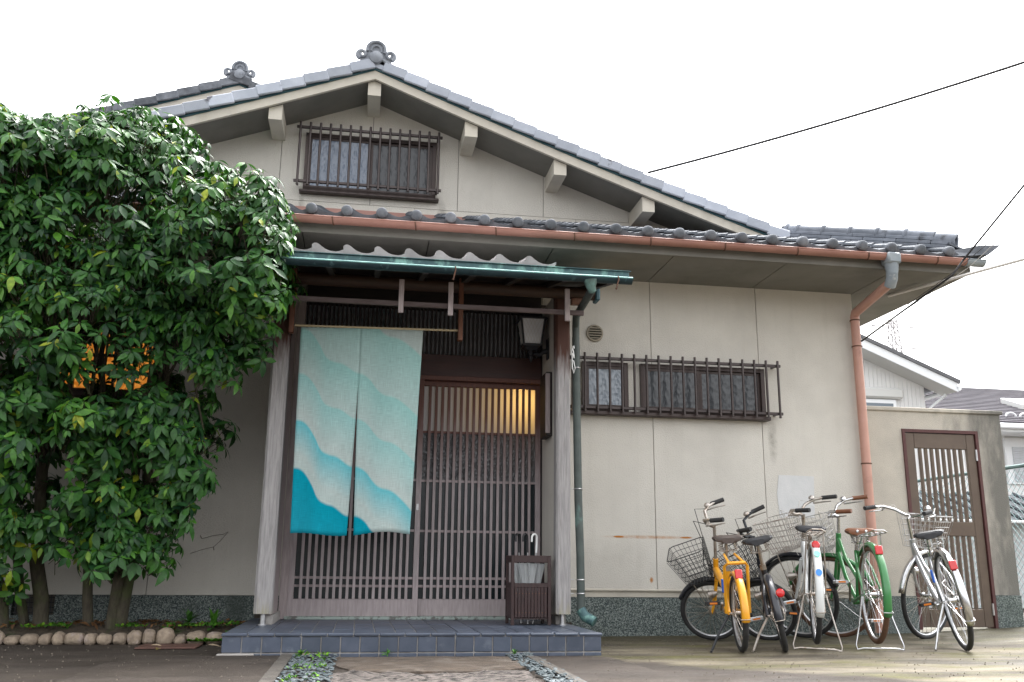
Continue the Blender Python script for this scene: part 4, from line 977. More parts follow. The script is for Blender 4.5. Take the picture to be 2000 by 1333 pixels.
# ------------------------------------------------------------------ leaves and trees
def leaf_mesh(name, ln, wd, bend, mt, fold=.18):
    b = MB(); st = [(0,.10),(.16,.55),(.38,.98),(.6,.92),(.8,.55),(1.0,.02)]; vs = []
    for t, k in st:
        z = -bend*ln*t*t; vs += [(t*ln, -k*wd/2, z+fold*k*wd/2), (t*ln, 0, z), (t*ln, k*wd/2, z+fold*k*wd/2)]
    fs = []
    for i in range(len(st)-1): fs += [(3*i,3*i+3,3*i+4,3*i+1),(3*i+1,3*i+4,3*i+5,3*i+2)]
    b.add(vs, fs); return b
def leaf_mat(name, c1, c2, c3, rough=.28):
    M = bpy.data.materials.new(name); M.use_nodes = True; t = M.node_tree; N = t.nodes; L = t.links; bs = N['Principled BSDF']
    at = N.new('ShaderNodeAttribute'); at.attribute_name = 'tint'; oi = N.new('ShaderNodeObjectInfo')
    ad = N.new('ShaderNodeMath'); ad.operation = 'ADD'; L.new(at.outputs['Fac'], ad.inputs[0]); 
    ra = N.new('ShaderNodeAttribute'); ra.attribute_name = 'leaf_tint'; ra.attribute_type = 'OBJECT'; L.new(ra.outputs['Fac'], ad.inputs[1])
    rp = N.new('ShaderNodeValToRGB'); e = rp.color_ramp.elements; e[0].position = 0; e[0].color = (*c1,1); e[1].position = 1; e[1].color = (*c3,1); m_ = e.new(.62); m_.color = (*c2,1); q_ = e.new(.86); q_.color = (c2[0]*1.9, c2[1]*1.6, c2[2]*1.0, 1)
    L.new(ad.outputs[0], rp.inputs[0])
    g_ = N.new('ShaderNodeNewGeometry'); n = N.new('ShaderNodeTexNoise'); n.inputs['Scale'].default_value = 38; n.inputs['Detail'].default_value = 3; L.new(g_.outputs['Position'], n.inputs[0])
    mr = N.new('ShaderNodeMapRange'); mr.inputs['From Min'].default_value = .3; mr.inputs['From Max'].default_value = .7; mr.inputs['To Min'].default_value = .72; mr.inputs['To Max'].default_value = 1.25; L.new(n.outputs[0], mr.inputs[0])
    cc = N.new('ShaderNodeCombineColor'); [L.new(mr.outputs[0], cc.inputs[i]) for i in range(3)]
    x = N.new('ShaderNodeMix'); x.data_type = 'RGBA'; x.blend_type = 'MULTIPLY'; x.inputs[0].default_value = 1; L.new(rp.outputs[0], x.inputs[6]); L.new(cc.outputs[0], x.inputs[7])
    L.new(x.outputs[2], bs.inputs['Base Color']); bs.inputs['Roughness'].default_value = rough; bs.inputs['Specular IOR Level'].default_value = .32
    tr = N.new('ShaderNodeBsdfTranslucent'); hs_n = N.new('ShaderNodeMix'); hs_n.data_type = 'RGBA'; hs_n.blend_type = 'MULTIPLY'; hs_n.inputs[0].default_value = 1; hs_n.inputs[7].default_value = (1.5,1.6,.5,1); L.new(x.outputs[2], hs_n.inputs[6]); L.new(hs_n.outputs[2], tr.inputs[0])
    mx = N.new('ShaderNodeMixShader'); mx.inputs[0].default_value = .16; L.new(bs.outputs[0], mx.inputs[1]); L.new(tr.outputs[0], mx.inputs[2]); L.new(mx.outputs[0], N['Material Output'].inputs[0])
    MATS[name] = M; return M
leaf_mat('leaf', (.010,.042,.018), (.042,.138,.022), (.29,.35,.028), .42)
leaf_mat('weed_leaf', (.035,.11,.018), (.065,.19,.018), (.17,.28,.035), .5)
LB = [leaf_mesh('leaf', 1, .42, bd, 'leaf') for bd in (.10,.28,.5)]
LME = [b.mesh('leaf', MATS['leaf'], True) for b in LB]
LV = [np.array(b.v) for b in LB]; LF = np.array([f for f in LB[0].f])
def leaf_cloud(name, mats_, tints, mt, parent):
    # join many leaves (4x4 matrices) into one mesh
    n = len(mats_); nvx = len(LV[0]); V = np.zeros((n, nvx, 3))
    for i, (M_, k) in enumerate(mats_):
        A = np.array(M_); V[i] = LV[k] @ A[:3,:3].T + A[:3,3]
    F = (LF[None,:,:] + (np.arange(n)*nvx)[:,None,None]).reshape(-1,4)
    me = bpy.data.meshes.new(name); me.from_pydata(V.reshape(-1,3).tolist(), [], F.tolist()); me.materials.append(MATS[mt])
    at = me.attributes.new('tint', 'FLOAT', 'POINT'); at.data.foreach_set('value', np.repeat(np.array(tints), nvx))
    me.polygons.foreach_set('use_smooth', [True]*len(me.polygons))
    o = bpy.data.objects.new(name, me); COL.objects.link(o); o.parent = parent
    if parent and parent.get('world_parts'): o.matrix_parent_inverse = Matrix.Translation(-Vector(parent.location))
    return o
ELL = [(-2.80,-.95,2.66,1.0,.62,.98),(-1.98,-1.0,2.76,.90,.66,.88),(-1.24,-1.08,2.58,.56,.50,.56),(-1.72,-.90,1.80,.70,.52,.72),(-2.65,-.90,1.62,.85,.58,.85),(-1.40,-.80,1.30,.42,.36,.46),(-2.2,-.80,1.15,.70,.42,.46),(-.86,-1.05,2.62,.28,.30,.30),(-1.55,-.72,.82,.30,.26,.30),(-2.6,-.75,.95,.5,.4,.40),(-1.0,-1.52,2.62,.36,.32,.50),(-.74,-1.68,2.42,.17,.16,.28),(-.80,-1.2,2.25,.20,.25,.28),(-1.26,-1.0,1.98,.40,.38,.46),(-1.52,-.66,.62,.26,.22,.28),(-2.3,-.66,.72,.60,.28,.32),(-2.0,-1.05,2.1,.75,.55,.7),(-2.35,-1.0,3.02,.78,.60,.60),(-1.75,-1.05,3.15,.50,.50,.45),(-2.5,-.72,.80,.55,.3,.35)]
def crown_points(n_clump):
    rng = random.Random(11); out = []; made = 0; tries = 0
    def inside(p_, lim):
        return any(((p_.x-f_[0])/f_[3])**2+((p_.y-f_[1])/f_[4])**2+((p_.z-f_[2])/f_[5])**2 < lim for f_ in ELL)
    while made < n_clump and tries < n_clump*60:
        tries += 1
        e = rng.choices(ELL, [q[3]*q[5]*(1.35 if q[3] < .5 else 1) for q in ELL])[0]
        d = Vector((rng.gauss(0,1), rng.gauss(0,1)-.6, rng.gauss(0,1)+.1)).normalized()
        k = rng.uniform(.80,1.0)*(1+.20*noise.noise(d*2.3+Vector((e[0]*3,0,0)))+.12*noise.noise(d*6+Vector((0,e[2]*5,0))))
        c = Vector((e[0]+d.x*e[3]*k, e[1]+d.y*e[4]*k, e[2]+d.z*e[5]*k))
        if inside(c, .45) and rng.random() < .8: continue
        if c.x < -3.4: continue
        if noise.noise(c*2.1+Vector((4,2,9))) < -.26 and rng.random() < .7: continue
        made += 1; R_ = rng.uniform(.10,.19)*(1.0 if c.z > .9 else .75); tint = rng.gauss(0,.12); nr_ = int(rng.uniform(9,17)*(R_/.15)**1.6)
        sprig = rng.random() < .08 and d.x < .35 and d.z < .55
        for i in range(max(4,nr_)):
            q = Vector((rng.gauss(0,1),rng.gauss(0,1),rng.gauss(0,1))).normalized()*R_*rng.random()**.4
            if q.dot(d) < -.3*R_: q = q - d*2*q.dot(d)
            p_ = c + Vector((q.x*1.15,q.y,q.z*.85)); dd = (q.normalized()*.6+d*.7).normalized()
            if sprig and i < 4: p_ = c + d*(R_ + .05*i) + Vector((rng.uniform(-.02,.02),0,.03*i)); dd = d
            if p_.y > -.12 or (p_.y > -.86 and p_.z > 2.86) or p_.z < .30: continue
            # a thin patch in the foliage in front of the lit window
            if abs(p_.x-(-1.95-.27*p_.y)) < .24 and abs(p_.z-(2.11+.21*p_.y)) < .21 and rng.random() < .46: continue
            if p_.z < .75 and rng.random() < .35: continue
            out.append((p_, dd, tint))
    return out
TR = [(-2.36,-.42),(-2.13,-.42),(-1.82,-.40),(-1.62,-.42)]
TLAB = ['slender evergreen tree at the left picture edge, thin leaning trunk','evergreen tree on the thickest double trunk beside the house wall','evergreen tree on a straight thin trunk in front of the lit window','evergreen tree on leaning mossy trunks nearest the doorway, overhanging the porch']
TOPS = [(-2.75,-.95,2.9),(-2.3,-.98,3.0),(-1.85,-1.0,2.9),(-1.25,-1.05,2.8)]
trees = []
def wob(a, b, n, amp, sd_):
    a, b = Vector(a), Vector(b); return [a.lerp(b, i/n) + Vector((noise.noise((i*.7,sd_,0)), noise.noise((i*.7,sd_,5)), 0))*amp*math.sin(math.pi*i/n) for i in range(n+1)]
for ti, (x, y) in enumerate(TR):
    T = thing('evergreen_tree', TLAB[ti], 'tree', (x,y,.08), 'evergreen trees along the wall'); trees.append(T)
    r0 = (.034,.052,.036,.046)[ti]; p = MB(); pth = wob((x,y,.03), TOPS[ti], 12, .10, ti*3.3); p.tube([pth[0]-Vector((0,0,.03))]+pth, [r0*1.35]+[r0*(1-.75*i/12) for i in range(13)], 10); p.build('trunk', MATS['bark'], T, True)
    if ti == 1:
        p = MB(); pth2 = wob((x-.10,y+.04,.03), (-2.7,-.8,2.4), 10, .08, 9); p.tube(pth2, [.034*(1-.7*i/10) for i in range(11)], 9); p.build('trunk', MATS['bark'], T, True)
    if ti == 3:
        p = MB(); pth2 = wob((x-.05,y-.03,.03), (-1.50,-.75,1.9), 10, .10, 19); p.tube(pth2, [.042*(1-.6*i/10) for i in range(11)], 9); p.build('trunk', MATS['bark'], T, True)
    for k in range(9):
        s_ = pth[4+k % 8]; e = random.choice(ELL); dst = Vector((TOPS[ti][0]+random.uniform(-.6,.6), TOPS[ti][1]+random.uniform(-.35,.25), random.uniform(1.2,3.4)))
        p = MB(); bp = wob(s_, dst, 6, .06, k*1.7+ti); p.tube(bp, [.014*(1-.8*i/6)+.002 for i in range(7)], 6); p.build('branch', MATS['bark'], T, True)
TWIGS = []
LEAVES = [[] for _ in TR]
rng = random.Random(5)
for (p_, d, ct_) in crown_points(820):
    up = (d*.8 + Vector((0,-.25,.75))).normalized(); nl = rng.randint(5,8); ph = rng.random()*6.28; o1 = up.orthogonal().normalized(); o2 = up.cross(o1)
    rsz = rng.choice((.050,.068,.085,.100)); TWIGS.append((p_, d))
    big = 1.0 if p_.z > 1.6 else 1.12; ti = min(range(4), key=lambda i: abs(p_.x-(TOPS[i][0]+TR[i][0])/2))
    yl = noise.noise(p_*1.3+Vector((9,1,3)))*.5+.5; yl += .25 if p_.x < -2.1 else 0
    for k in range(nl):
        a = ph + 2*math.pi*k/nl + rng.uniform(-.3,.3); el_ = rng.uniform(-.55,.35)
        dr = ((o1*math.cos(a)+o2*math.sin(a))*math.cos(el_) + up*math.sin(el_)); dr.z -= .38; dr.normalize()
        nr = (up*.9 - dr*up.dot(dr) + Vector((rng.uniform(-.3,.3),rng.uniform(-.3,.3),rng.uniform(0,.3)))); nr = (nr - dr*nr.dot(dr)).normalized(); sd_ = nr.cross(dr)
        ln = rng.uniform(.7,1.12)*rsz*big; wsc = rng.uniform(.85,1.15)*ln
        M_ = Matrix(((dr.x*ln,sd_.x*wsc,nr.x*ln,p_.x+dr.x*.012),(dr.y*ln,sd_.y*wsc,nr.y*ln,p_.y+dr.y*.012),(dr.z*ln,sd_.z*wsc,nr.z*ln,p_.z+dr.z*.012),(0,0,0,1)))
        tint = max(0, ct_) + rng.random()*.60 + (.34 if rng.random() < .09+.65*max(0,yl-.5) else 0)
        LEAVES[ti].append((M_, rng.choices((0,1,2),(3,4,2))[0], tint, ln))
for ti, T in enumerate(trees):
    ls = sorted(LEAVES[ti], key=lambda q: q[0][1][3] - q[3]*2); near, rest = ls[:300], ls[300:]
    inv = Matrix.Translation(-Vector(T.location))
    for M_, k, tint, ln in near:
        o = bpy.data.objects.new('leaf', LME[k]); COL.objects.link(o); o.parent = T; o.matrix_parent_inverse = inv; o.matrix_basis = M_; o['leaf_tint'] = tint
    tb = MB()
    for p_, d in TWIGS:
        if min(range(4), key=lambda i: abs(p_.x-(TOPS[i][0]+TR[i][0])/2)) == ti: tb.tube([p_, p_-d*.08-Vector((0,0,.05)), p_-d*.16-Vector((0,0,.13))], .0028, 3, caps=False)
    stuff(tb.build('twigs', MATS['bark'], T))
    stuff(leaf_cloud('crown', [(q[0],q[1]) for q in rest], [q[2] for q in rest], 'leaf', T))
# weeds in the bed
WME = leaf_mesh('leaf', 1, .30, .35, 'weed_leaf').mesh('leaf', MATS['weed_leaf'], True)
def weed(x, y, z, n, ln, label, tint=.4, up=.5, mt=None):
    W_ = thing('weed', label, 'weed', (x,y,z), 'weeds by the edging', world=False)
    for i in range(n):
        a = 6.28*i/n + random.uniform(-.3,.3); l = ln*random.uniform(.7,1.15); o = bpy.data.objects.new('leaf', WME); COL.objects.link(o); o.parent = W_
        o.rotation_euler = (random.uniform(-.2,.2), -random.uniform(.1,up+.35), a); o.scale = (l, l*random.uniform(.9,1.3), l); o['leaf_tint'] = min(.95, tint+random.uniform(-.2,.25))
    s_ = MB(); s_.tube([(0,0,-.01),(0,0,.03)], .004, 6); o = s_.build('stem', MATS['weed_leaf'], W_)
weed(-1.27,-.55,.075,14,.095,'bright green leafy weed behind the granite edging, the largest one',.55,.7)
weed(-1.93,-.52,.09,8,.06,'small yellow green weed between the tree trunks',.75,.9)
weed(-1.16,-.40,.12,16,.11,'feathery dull green weed in front of the dark plinth',.1,1.2)
weed(-.98,-.45,.08,7,.13,'thin upright weed stalk near the step corner',.3,1.4)
weed(-.86,-.58,.05,12,.05,'low light green weed beside the step corner',.7,.6)
weed(-.30,-1.74,.02,12,.045,'light green weed in the pebble gap left of the flagstone',.7,.8)
weed(.20,-1.665,.012,7,.05,'tiny grass tuft at the foot of the tiled step',.6,1.3)
weed(.955,-1.76,.02,9,.035,'small weed in the pebble gap right of the flagstone',.6,.8)
weed(5.72,-.05,.05,14,.06,'green weed at the foot of the gate wall',.5,.9)
# low ground cover
gc = []; tn = []
for i in range(1300):
    x = random.uniform(-2.9,-.80); y = random.uniform(-.60,-.30) if random.random() < .85 else -.74
    if y < -.7: x = random.uniform(-1.1,-.8)
    if noise.noise((x*3,y*3,1)) < .02 and x < -1.2: continue
    l = random.uniform(.014,.036); a = random.random()*6.28; M_ = Matrix.Translation((x,y,.105+.02*noise.noise((x*3,y*3,2)) if y > -.6 else .02)) @ Euler((random.uniform(-.5,.5), -random.uniform(.1,1.0), a)).to_matrix().to_4x4() @ Matrix.Diagonal((l,l*1.6,l,1))
    gc.append((M_, 0)); tn.append(random.uniform(.2,.95))
for i in range(260):
    x = random.uniform(-.33,-.14); y = random.uniform(-3.2,-1.66); l = random.uniform(.012,.026)
    if noise.noise((x*4,y*4,8)) < 0: continue
    gc.append((Matrix.Translation((x,y,.018)) @ Euler((random.uniform(-.5,.5), -random.uniform(.1,1.0), random.random()*6.28)).to_matrix().to_4x4() @ Matrix.Diagonal((l,l*1.6,l,1)), 0)); tn.append(random.uniform(.4,1))
o = leaf_cloud('ground_cover', gc, tn, 'weed_leaf', None); stuff(o); tag(o, 'low green moss and seedlings along the edging and path gaps', 'ground cover')
# leaf litter
leaf_mat('dead_leaf', (.12,.055,.025), (.20,.11,.05), (.55,.50,.38), .7)
gc = []; tn = []
for i in range(420):
    x = random.uniform(-3.0,-.72); y = random.uniform(-.52,-.05); l = random.uniform(.03,.07)
    gc.append((Matrix.Translation((x,y,.115+.02*noise.noise((x*3,y*3,2)))) @ Euler((random.uniform(-.5,.5), random.uniform(-.4,.4), random.random()*6.28)).to_matrix().to_4x4() @ Matrix.Diagonal((l,l,l,1)), random.randint(0,2))); tn.append(random.random()*.7)
o = leaf_cloud('leaf_litter', gc, tn, 'dead_leaf', None); stuff(o); tag(o, 'brown dead leaves covering the soil under the trees', 'leaf litter')
DME = leaf_mesh('fallen_leaf', 1, .4, .3, 'dead_leaf').mesh('fallen_leaf', MATS['dead_leaf'], True)
for x, y, a, lb in ((-1.28,-1.0,.4,'pale fallen leaf on the ground left of the rusty plate'),(-1.18,-1.25,1.9,'pale fallen leaf on the ground in front of the rusty plate'),(-.93,-1.0,.2,'curled pale fallen leaf right of the rusty plate'),(-.80,-1.25,.1,'pale fallen leaf beside the step corner'),(-.30,-1.70,.3,'pale fallen leaf on the slab end below the step')):
    o = put('fallen_leaf', DME, (x,y,.016), (.2,-.1,a), scale=(.085,.085,.085)); o['leaf_tint'] = .95; tag(o, lb, 'leaf', 'fallen leaves on the ground')
# ------------------------------------------------------------------ boundary wall and gate
BY = .15
def bw_stain(N, L, co, c, mix, ramp, nz):
    sx = N.new('ShaderNodeSeparateXYZ'); L.new(co, sx.inputs[0])
    n = N.new('ShaderNodeMath'); n.operation = 'MULTIPLY_ADD'; L.new(nz(4, (2,2,.7)), n.inputs[0]); n.inputs[1].default_value = 1.3; L.new(sx.outputs[0], n.inputs[2])
    return mix(ramp(n.outputs[0], 5.85, 6.45), c, (.17,.165,.15))
mat('plaster_old', (.53,.495,.43), (.45,.42,.37), rough=.92, scale=3, bump=.6, bscale=120, c3=(.33,.31,.28), scale3=2, lo3=.52, hi3=.8, stain=bw_stain, spec=.2, bdist=.008)
BW = thing('boundary_wall', 'beige plastered garden wall with stone plinth beside the house, stained at its right end', 'wall', (5.06,BY,0))
p = MB(); p.box((4.34,BY,.31),(4.80,BY+.14,1.93)); p.box((5.55,BY,.32),(5.80,BY+.14,1.93)); p.box((4.80,BY,1.772),(5.55,BY+.14,1.93)); p.build('wall', MATS['plaster_old'], BW)
p = MB(); p.bev((4.34,BY-.02,1.931),(5.825,BY+.17,1.968), .006); p.build('coping', MATS['plaster_old'], BW)
p = MB(); p.box((4.34,BY-.012,-.05),(4.80,BY+.14,.309)); p.box((5.55,BY-.014,-.05),(5.80,BY+.14,.319)); p.build('plinth', MATS['plinth_stone'], BW)
GT = thing('garden_gate', 'brown metal garden gate with vertical bars in the plastered wall', 'gate', (5.17,BY,0.03))
p = MB(); p.box((4.80,BY-.015,.03),(4.828,BY+.10,1.77)); p.box((5.522,BY-.015,.03),(5.55,BY+.10,1.77)); p.box((4.828,BY-.014,1.742),(5.522,BY+.10,1.77)); p.build('gate_frame', MATS['gate_frame_red'], GT)
gx0, gx1 = 4.832, 5.518
for nm, a, b in (('stile',(gx0,.05),(gx0+.085,1.738)),('stile',(gx1-.085,.05),(gx1,1.738)),('rail',(gx0+.085,1.60),(gx1-.085,1.738)),('rail',(gx0+.085,.825),(gx1-.085,.95)),('bottom_panel',(gx0+.085,.05),(gx1-.085,.20))):
    p = MB(); p.bev((a[0]+.0005,BY+.0,a[1]),(b[0]-.0005,BY+.036,b[1]), .004); p.build(nm, MATS['gate_brown'], GT)
for z0, z1 in ((.95,1.60),(.20,.825)):
    q = MB(); q.bev((-.0125,0,0),(.0125,.03,z1-z0), .003); me = q.mesh('gate_bar', MATS['gate_brown'])
    for i in range(8): put('gate_bar', me, (gx0+.085+.0573*(i+1), BY+.004, z0), parent=GT)
for z in (1.55, .20):
    p = MB(); p.cyl((gx1+.002,BY-.006,z-.05),(gx1+.002,BY-.006,z+.05), .010, n=8); p.build('hinge', MATS['steel'], GT, True)

# ------------------------------------------------------------------ chain link fence behind
mat('fence_green', (.10,.17,.165), (.07,.12,.12), rough=.5, scale=8); mat('fence_wire', (.22,.36,.38), (.30,.42,.42), rough=.5, metal=.3, scale=9)
FX, F0, F1 = 7.38, .7, 6.6
FE = thing('chain_link_fence', 'green chain link fence with pipe posts behind the garden wall', 'fence', (FX,F0,0))
p = MB(); p.tube([(FX,F0,1.69),(FX,F1,1.69)], .024, 8); p.build('top_rail', MATS['fence_green'], FE, True)
for y in (F0+.05, 2.7, 4.7, 6.5):
    p = MB(); p.cyl((FX,y,-.02),(FX,y,1.70), .025, n=8); p.build('post', MATS['fence_green'], FE, True)
p = MB(); k = F0-1.6
while k < F1:
    for sg in (1,-1):
        z0, z1 = .1, 1.66; ya, yb = k, k+1.56
        if ya < F0: z0 += (F0-ya); ya = F0
        if yb > F1: z1 -= (yb-F1); yb = F1
        if z1 > z0:
            if sg > 0: p.tube([(FX,ya,z0),(FX,yb,z1)], .0022, 4, caps=False)
            else: p.tube([(FX,ya,1.76-z0),(FX,yb,1.76-z1)], .0022, 4, caps=False)
    k += .085
p.build('mesh', MATS['fence_wire'], FE)
# low shed behind the fence
mat('shed_roof', (.04,.045,.05), (.07,.075,.085), spec=.15, rough=.9, scale=6); mat('shed_wall', (.55,.56,.56), (.45,.46,.47), rough=.7, scale=4)
SH = thing('garden_shed', 'low shed with dark tiled roof and pale walls behind the chain link fence', 'shed', (9.4,6,0))
p = MB(); p.box((7.75,5.1,0),(11.2,7.0,1.22)); p.build('wall', MATS['shed_wall'], SH)
sr_ = MB(); sr_.prism([(0,0),(1,0),(1,1)], 0, 1); 
p = MB(); p.add([(7.6,4.9,1.25),(11.4,4.9,1.25),(11.4,6.1,1.72),(7.6,6.1,1.72),(11.4,7.2,1.25),(7.6,7.2,1.25)], [(0,1,2,3),(3,2,4,5),(0,3,5),(1,4,2)]); rf = p.build('roof', MATS['shed_roof'], SH)
for i in range(14):
    q = MB(); x = 7.7+.27*i; q.tube([(x,4.89,1.262),(x,6.1,1.735)], .03, 6); q.build('roof_roll', MATS['shed_roof'], rf, True)
p = MB(); p.bev((7.6,4.84,1.20),(11.4,4.90,1.245), .01); p.build('gutter', MATS['white_paint'], SH)

# ------------------------------------------------------------------ white neighbour house
mat('white_siding', (.78,.78,.77), (.72,.72,.72), rough=.6, scale=3); mat('trim_white', (.80,.82,.84), rough=.45); mat('soffit_grey', (.60,.60,.58), rough=.7); mat('roof_dark', (.09,.095,.10), (.13,.13,.14), rough=.6, scale=4)
WH = thing('neighbour_house', 'white sided neighbouring house with a white bargeboard and roller shutter box', 'house', (9.5,11,0))
def zw(x): return 4.998 - .410*(abs(x-7.4)-2.245)
def wslab(y0, y1, lo, hi, xr_, nm, mt):
    p = MB(); xs_ = [3.2, 7.4, xr_]; vs = []
    for y in (y0, y1):
        for x in xs_: vs.append((x,y,zw(x)+lo))
        for x in xs_: vs.append((x,y,zw(x)+hi))
    p.add(vs, [(0,1,4,3),(1,2,5,4),(7,6,9,10),(8,7,10,11),(3,4,10,9),(4,5,11,10),(1,0,6,7),(2,1,7,8),(2,8,11,5),(0,3,9,6)]); return p.build(nm, MATS[mt], WH)
wslab(8.97, 15, .0, .075, 11.72, 'roof', 'roof_dark'); wslab(9.0, 9.03, -.185, -.002, 11.67, 'bargeboard', 'trim_white'); wslab(9.031, 9.52, -.18, -.16, 11.66, 'soffit', 'soffit_grey')
p = MB(); p.prism([(3.6,0),(11.25,0),(11.25,zw(11.25)-.18),(7.4,zw(7.4)-.18),(3.6,zw(3.6)-.18)], 9.5, 14.5); p.build('wall', MATS['white_siding'], WH)
x = 8.6; q = MB(); q.box((0,-.006,0),(.075,.002,2.0)); me = q.mesh('siding_board', MATS['white_siding'])
while x < 11.2:
    q = MB(); q.box((x,9.488,1.6),(x+.085,9.4995,zw(x+.085)-.19)); q.build('siding_board', MATS['white_siding'], WH); x += .091
p = MB(); p.bev((9.2,9.33,3.86),(10.70,9.487,4.08), .04); p.build('shutter_box', MATS['soffit_grey'], WH)
wn = MB(); wn.box((9.2,9.40,2.9),(10.55,9.486,3.85)); wf = wn.build('window', MATS['trim_white'], WH)
glass('glass_sky', (.10,.13,.16), .05, 5, .02)
q = MB(); q.box((9.2,9.394,2.95),(10.48,9.399,3.77)); q.build('pane', MATS['glass_sky'], wf)
p = MB(); p.tube([(11.70,9.0,4.06),(11.70,15,4.06)], .05, 8); p.build('gutter', MATS['trim_white'], WH, True)
p = MB(); p.tube([(11.60,9.3,3.98),(11.42,9.45,3.80),(11.30,9.46,3.70),(11.29,9.46,.2)], .03, 8); p.build('downpipe', MATS['trim_white'], WH, True)
# ------------------------------------------------------------------ dark roofed house
mat('slate_brown', (.062,.058,.068), (.08,.075,.085), spec=.15, rough=.95, scale=5, rand=.12)
DK = thing('neighbour_house', 'far neighbouring house with dark brown slate roof and skylight', 'house', (17,14,0))
p = MB(); p.box((13.9,12.2,0),(23,20,3.75)); p.build('wall', MATS['white_siding'], DK)
ry0, rz0, ry1, rz1 = 11.45, 3.84, 16, 5.58; nr = 24
p = MB(); p.add([(13.4,ry0,rz0-.04),(23.5,ry0,rz0-.04),(23.5,ry1,rz1-.04),(13.4,ry1,rz1-.04),(23.5,20.6,3.8),(13.4,20.6,3.8)], [(0,1,2,3),(3,2,4,5)]); rf = p.build('roof', MATS['slate_brown'], DK)
for i in range(nr):
    a, b = i/nr, (i+1.15)/nr; q = MB(); f0 = lambda t, h: (ry0+(ry1-ry0)*t, rz0+(rz1-rz0)*t+h)
    y0, z0 = f0(a, .02); y1, z1 = f0(min(b,1), .0)
    q.add([(13.4,y0,z0),(23.5,y0,z0),(23.5,y1,z1),(13.4,y1,z1),(13.4,y0,z0-.03),(23.5,y0,z0-.03)], [(0,1,2,3),(4,5,1,0)]); q.build('slate_course', MATS['slate_brown'], rf)
sl_ = (rz1-rz0)/(ry1-ry0)
def onroof(x, y, h): return (x, y, rz0+(y-ry0)*sl_+h)
p = MB(); a, b = 13.2, 14.3
vs = [onroof(16.2,13.0,.14),onroof(17.7,13.0,.14),onroof(17.7,13.75,.14),onroof(16.2,13.75,.14)]; vs2 = [onroof(16.2,13.0,-.02),onroof(17.7,13.0,-.02),onroof(17.7,13.75,-.02),onroof(16.2,13.75,-.02)]
p.add(vs+vs2, [(0,1,5,4),(1,2,6,5),(2,3,7,6),(3,0,4,7)]); sk = p.build('skylight', MATS['soffit_grey'], DK)
p = MB(); p.add(vs, [(0,1,2,3)]); p.build('pane', MATS['trim_white'], sk)
for x in (15.05, 15.42):
    p = MB(); c_ = onroof(x, 11.95, .03); p.tube([(c_[0]+.13*math.cos(t), c_[1], c_[2]+.09*math.sin(t)) for t in [math.pi*i/8 for i in range(9)]], .022, 6); p.build('snow_guard', MATS['trim_white'], rf, True)
p = MB(); p.bev((13.3,ry0-.12,rz0-.16),(23.6,ry0,rz0-.04), .02); p.build('gutter', MATS['trim_white'], DK)
p = MB(); p.box((13.4,ry0,rz0-.22),(23.5,12.2,rz0-.161)); p.build('soffit', MATS['trim_white'], DK)
wn = MB(); wn.box((14.95,12.14,2.5),(16.9,12.19,3.58)); wf = wn.build('window', MATS['trim_white'], DK)
mat('shutter', (.55,.57,.60), (.48,.50,.53), rough=.5, scale=3)
for i in range(15):
    q = MB(); q.box((15.12,12.115,2.55+.055*i),(16.8,12.135,2.598+.055*i)); q.build('shutter_slat', MATS['shutter'], wf)

# ------------------------------------------------------------------ transmission tower far away
mat('tower_steel', (.42,.40,.40), rough=.6)  # washed-out look against the bright sky is put into the pale steel colour
TW_ = thing('transmission_tower', 'far lattice transmission tower rising above the white house roof', 'pylon', (55,80,0))
def leg(z): t = z/26.5; return 1.9*(1-t)+.28*t
lv = [0,4,8,12,15,17.5,20,21.5,23,24.2,25.3,26.4]
for sx_ in (-1,1):
    for sy_ in (-1,1):
        p = MB(); p.tube([(55+sx_*leg(z),80+sy_*leg(z),z) for z in lv], .07, 4); p.build('leg', MATS['tower_steel'], TW_)
p = MB()
for a, b in zip(lv[:-1], lv[1:]):
    for sg in (1,-1):
        for yy in (-1,1): p.tube([(55-sg*leg(a),80+yy*leg(a),a),(55+sg*leg(b),80+yy*leg(b),b)], .04, 4)
        for xx in (-1,1): p.tube([(55+xx*leg(a),80-sg*leg(a),a),(55+xx*leg(b),80+sg*leg(b),b)], .04, 4)
p.build('bracing', MATS['tower_steel'], TW_)
for z in (25.6, 23.3):
    for sg in (-1,1):
        p = MB(); p.tube([(55,80,z+.35),(55+sg*2.6,80,z)], .05, 4); p.tube([(55,80,z-.1),(55+sg*2.6,80,z)], .05, 4); p.tube([(55+sg*1.4,80,z-.5),(55+sg*2.5,80,z)], .04, 4); p.build('crossarm', MATS['tower_steel'], TW_)

# ------------------------------------------------------------------ wires
def cable(pts, r, mt, name, label, sag=0, n=16):
    P = []
    for a, b in zip(pts[:-1], pts[1:]):
        a, b = Vector(a), Vector(b)
        for i in range(n): t = i/n; P.append(a.lerp(b, t) - Vector((0,0,sag*4*t*(1-t))))
    P.append(Vector(pts[-1])); b = MB(); b.tube(P, r, 6); tag(b.build(name, MATS[mt], None, True), label, 'cable', 'service wires')
A_, B_ = Vector((3.405,3,5.40)), Vector((7.298,1,6.337)); cable([A_, A_+(B_-A_)*1.7], .016, 'wire_black', 'power_cable', 'single black overhead cable crossing the sky to the gable roof', .13)
cable([(4.315,-.13,2.496),(4.71,-.92,2.885),(4.80,-.95,3.01),(4.97,-1.95,3.62)], .0085, 'wire_black', 'power_cable', 'thick black cable tied to the salmon downpipe and running up past the eave corner')
cable([(4.26,-.3,2.512),(4.70,-.95,2.90),(4.93,-1.9,3.28)], .0028, 'wire_black', 'power_cable', 'thin wire running beside the thick black cable')
cable([(4.30,-.16,2.50),(4.80,-1.02,2.93),(4.97,-1.9,3.32)], .0018, 'wire_grey', 'power_cable', 'thinnest pale wire above the eave corner')
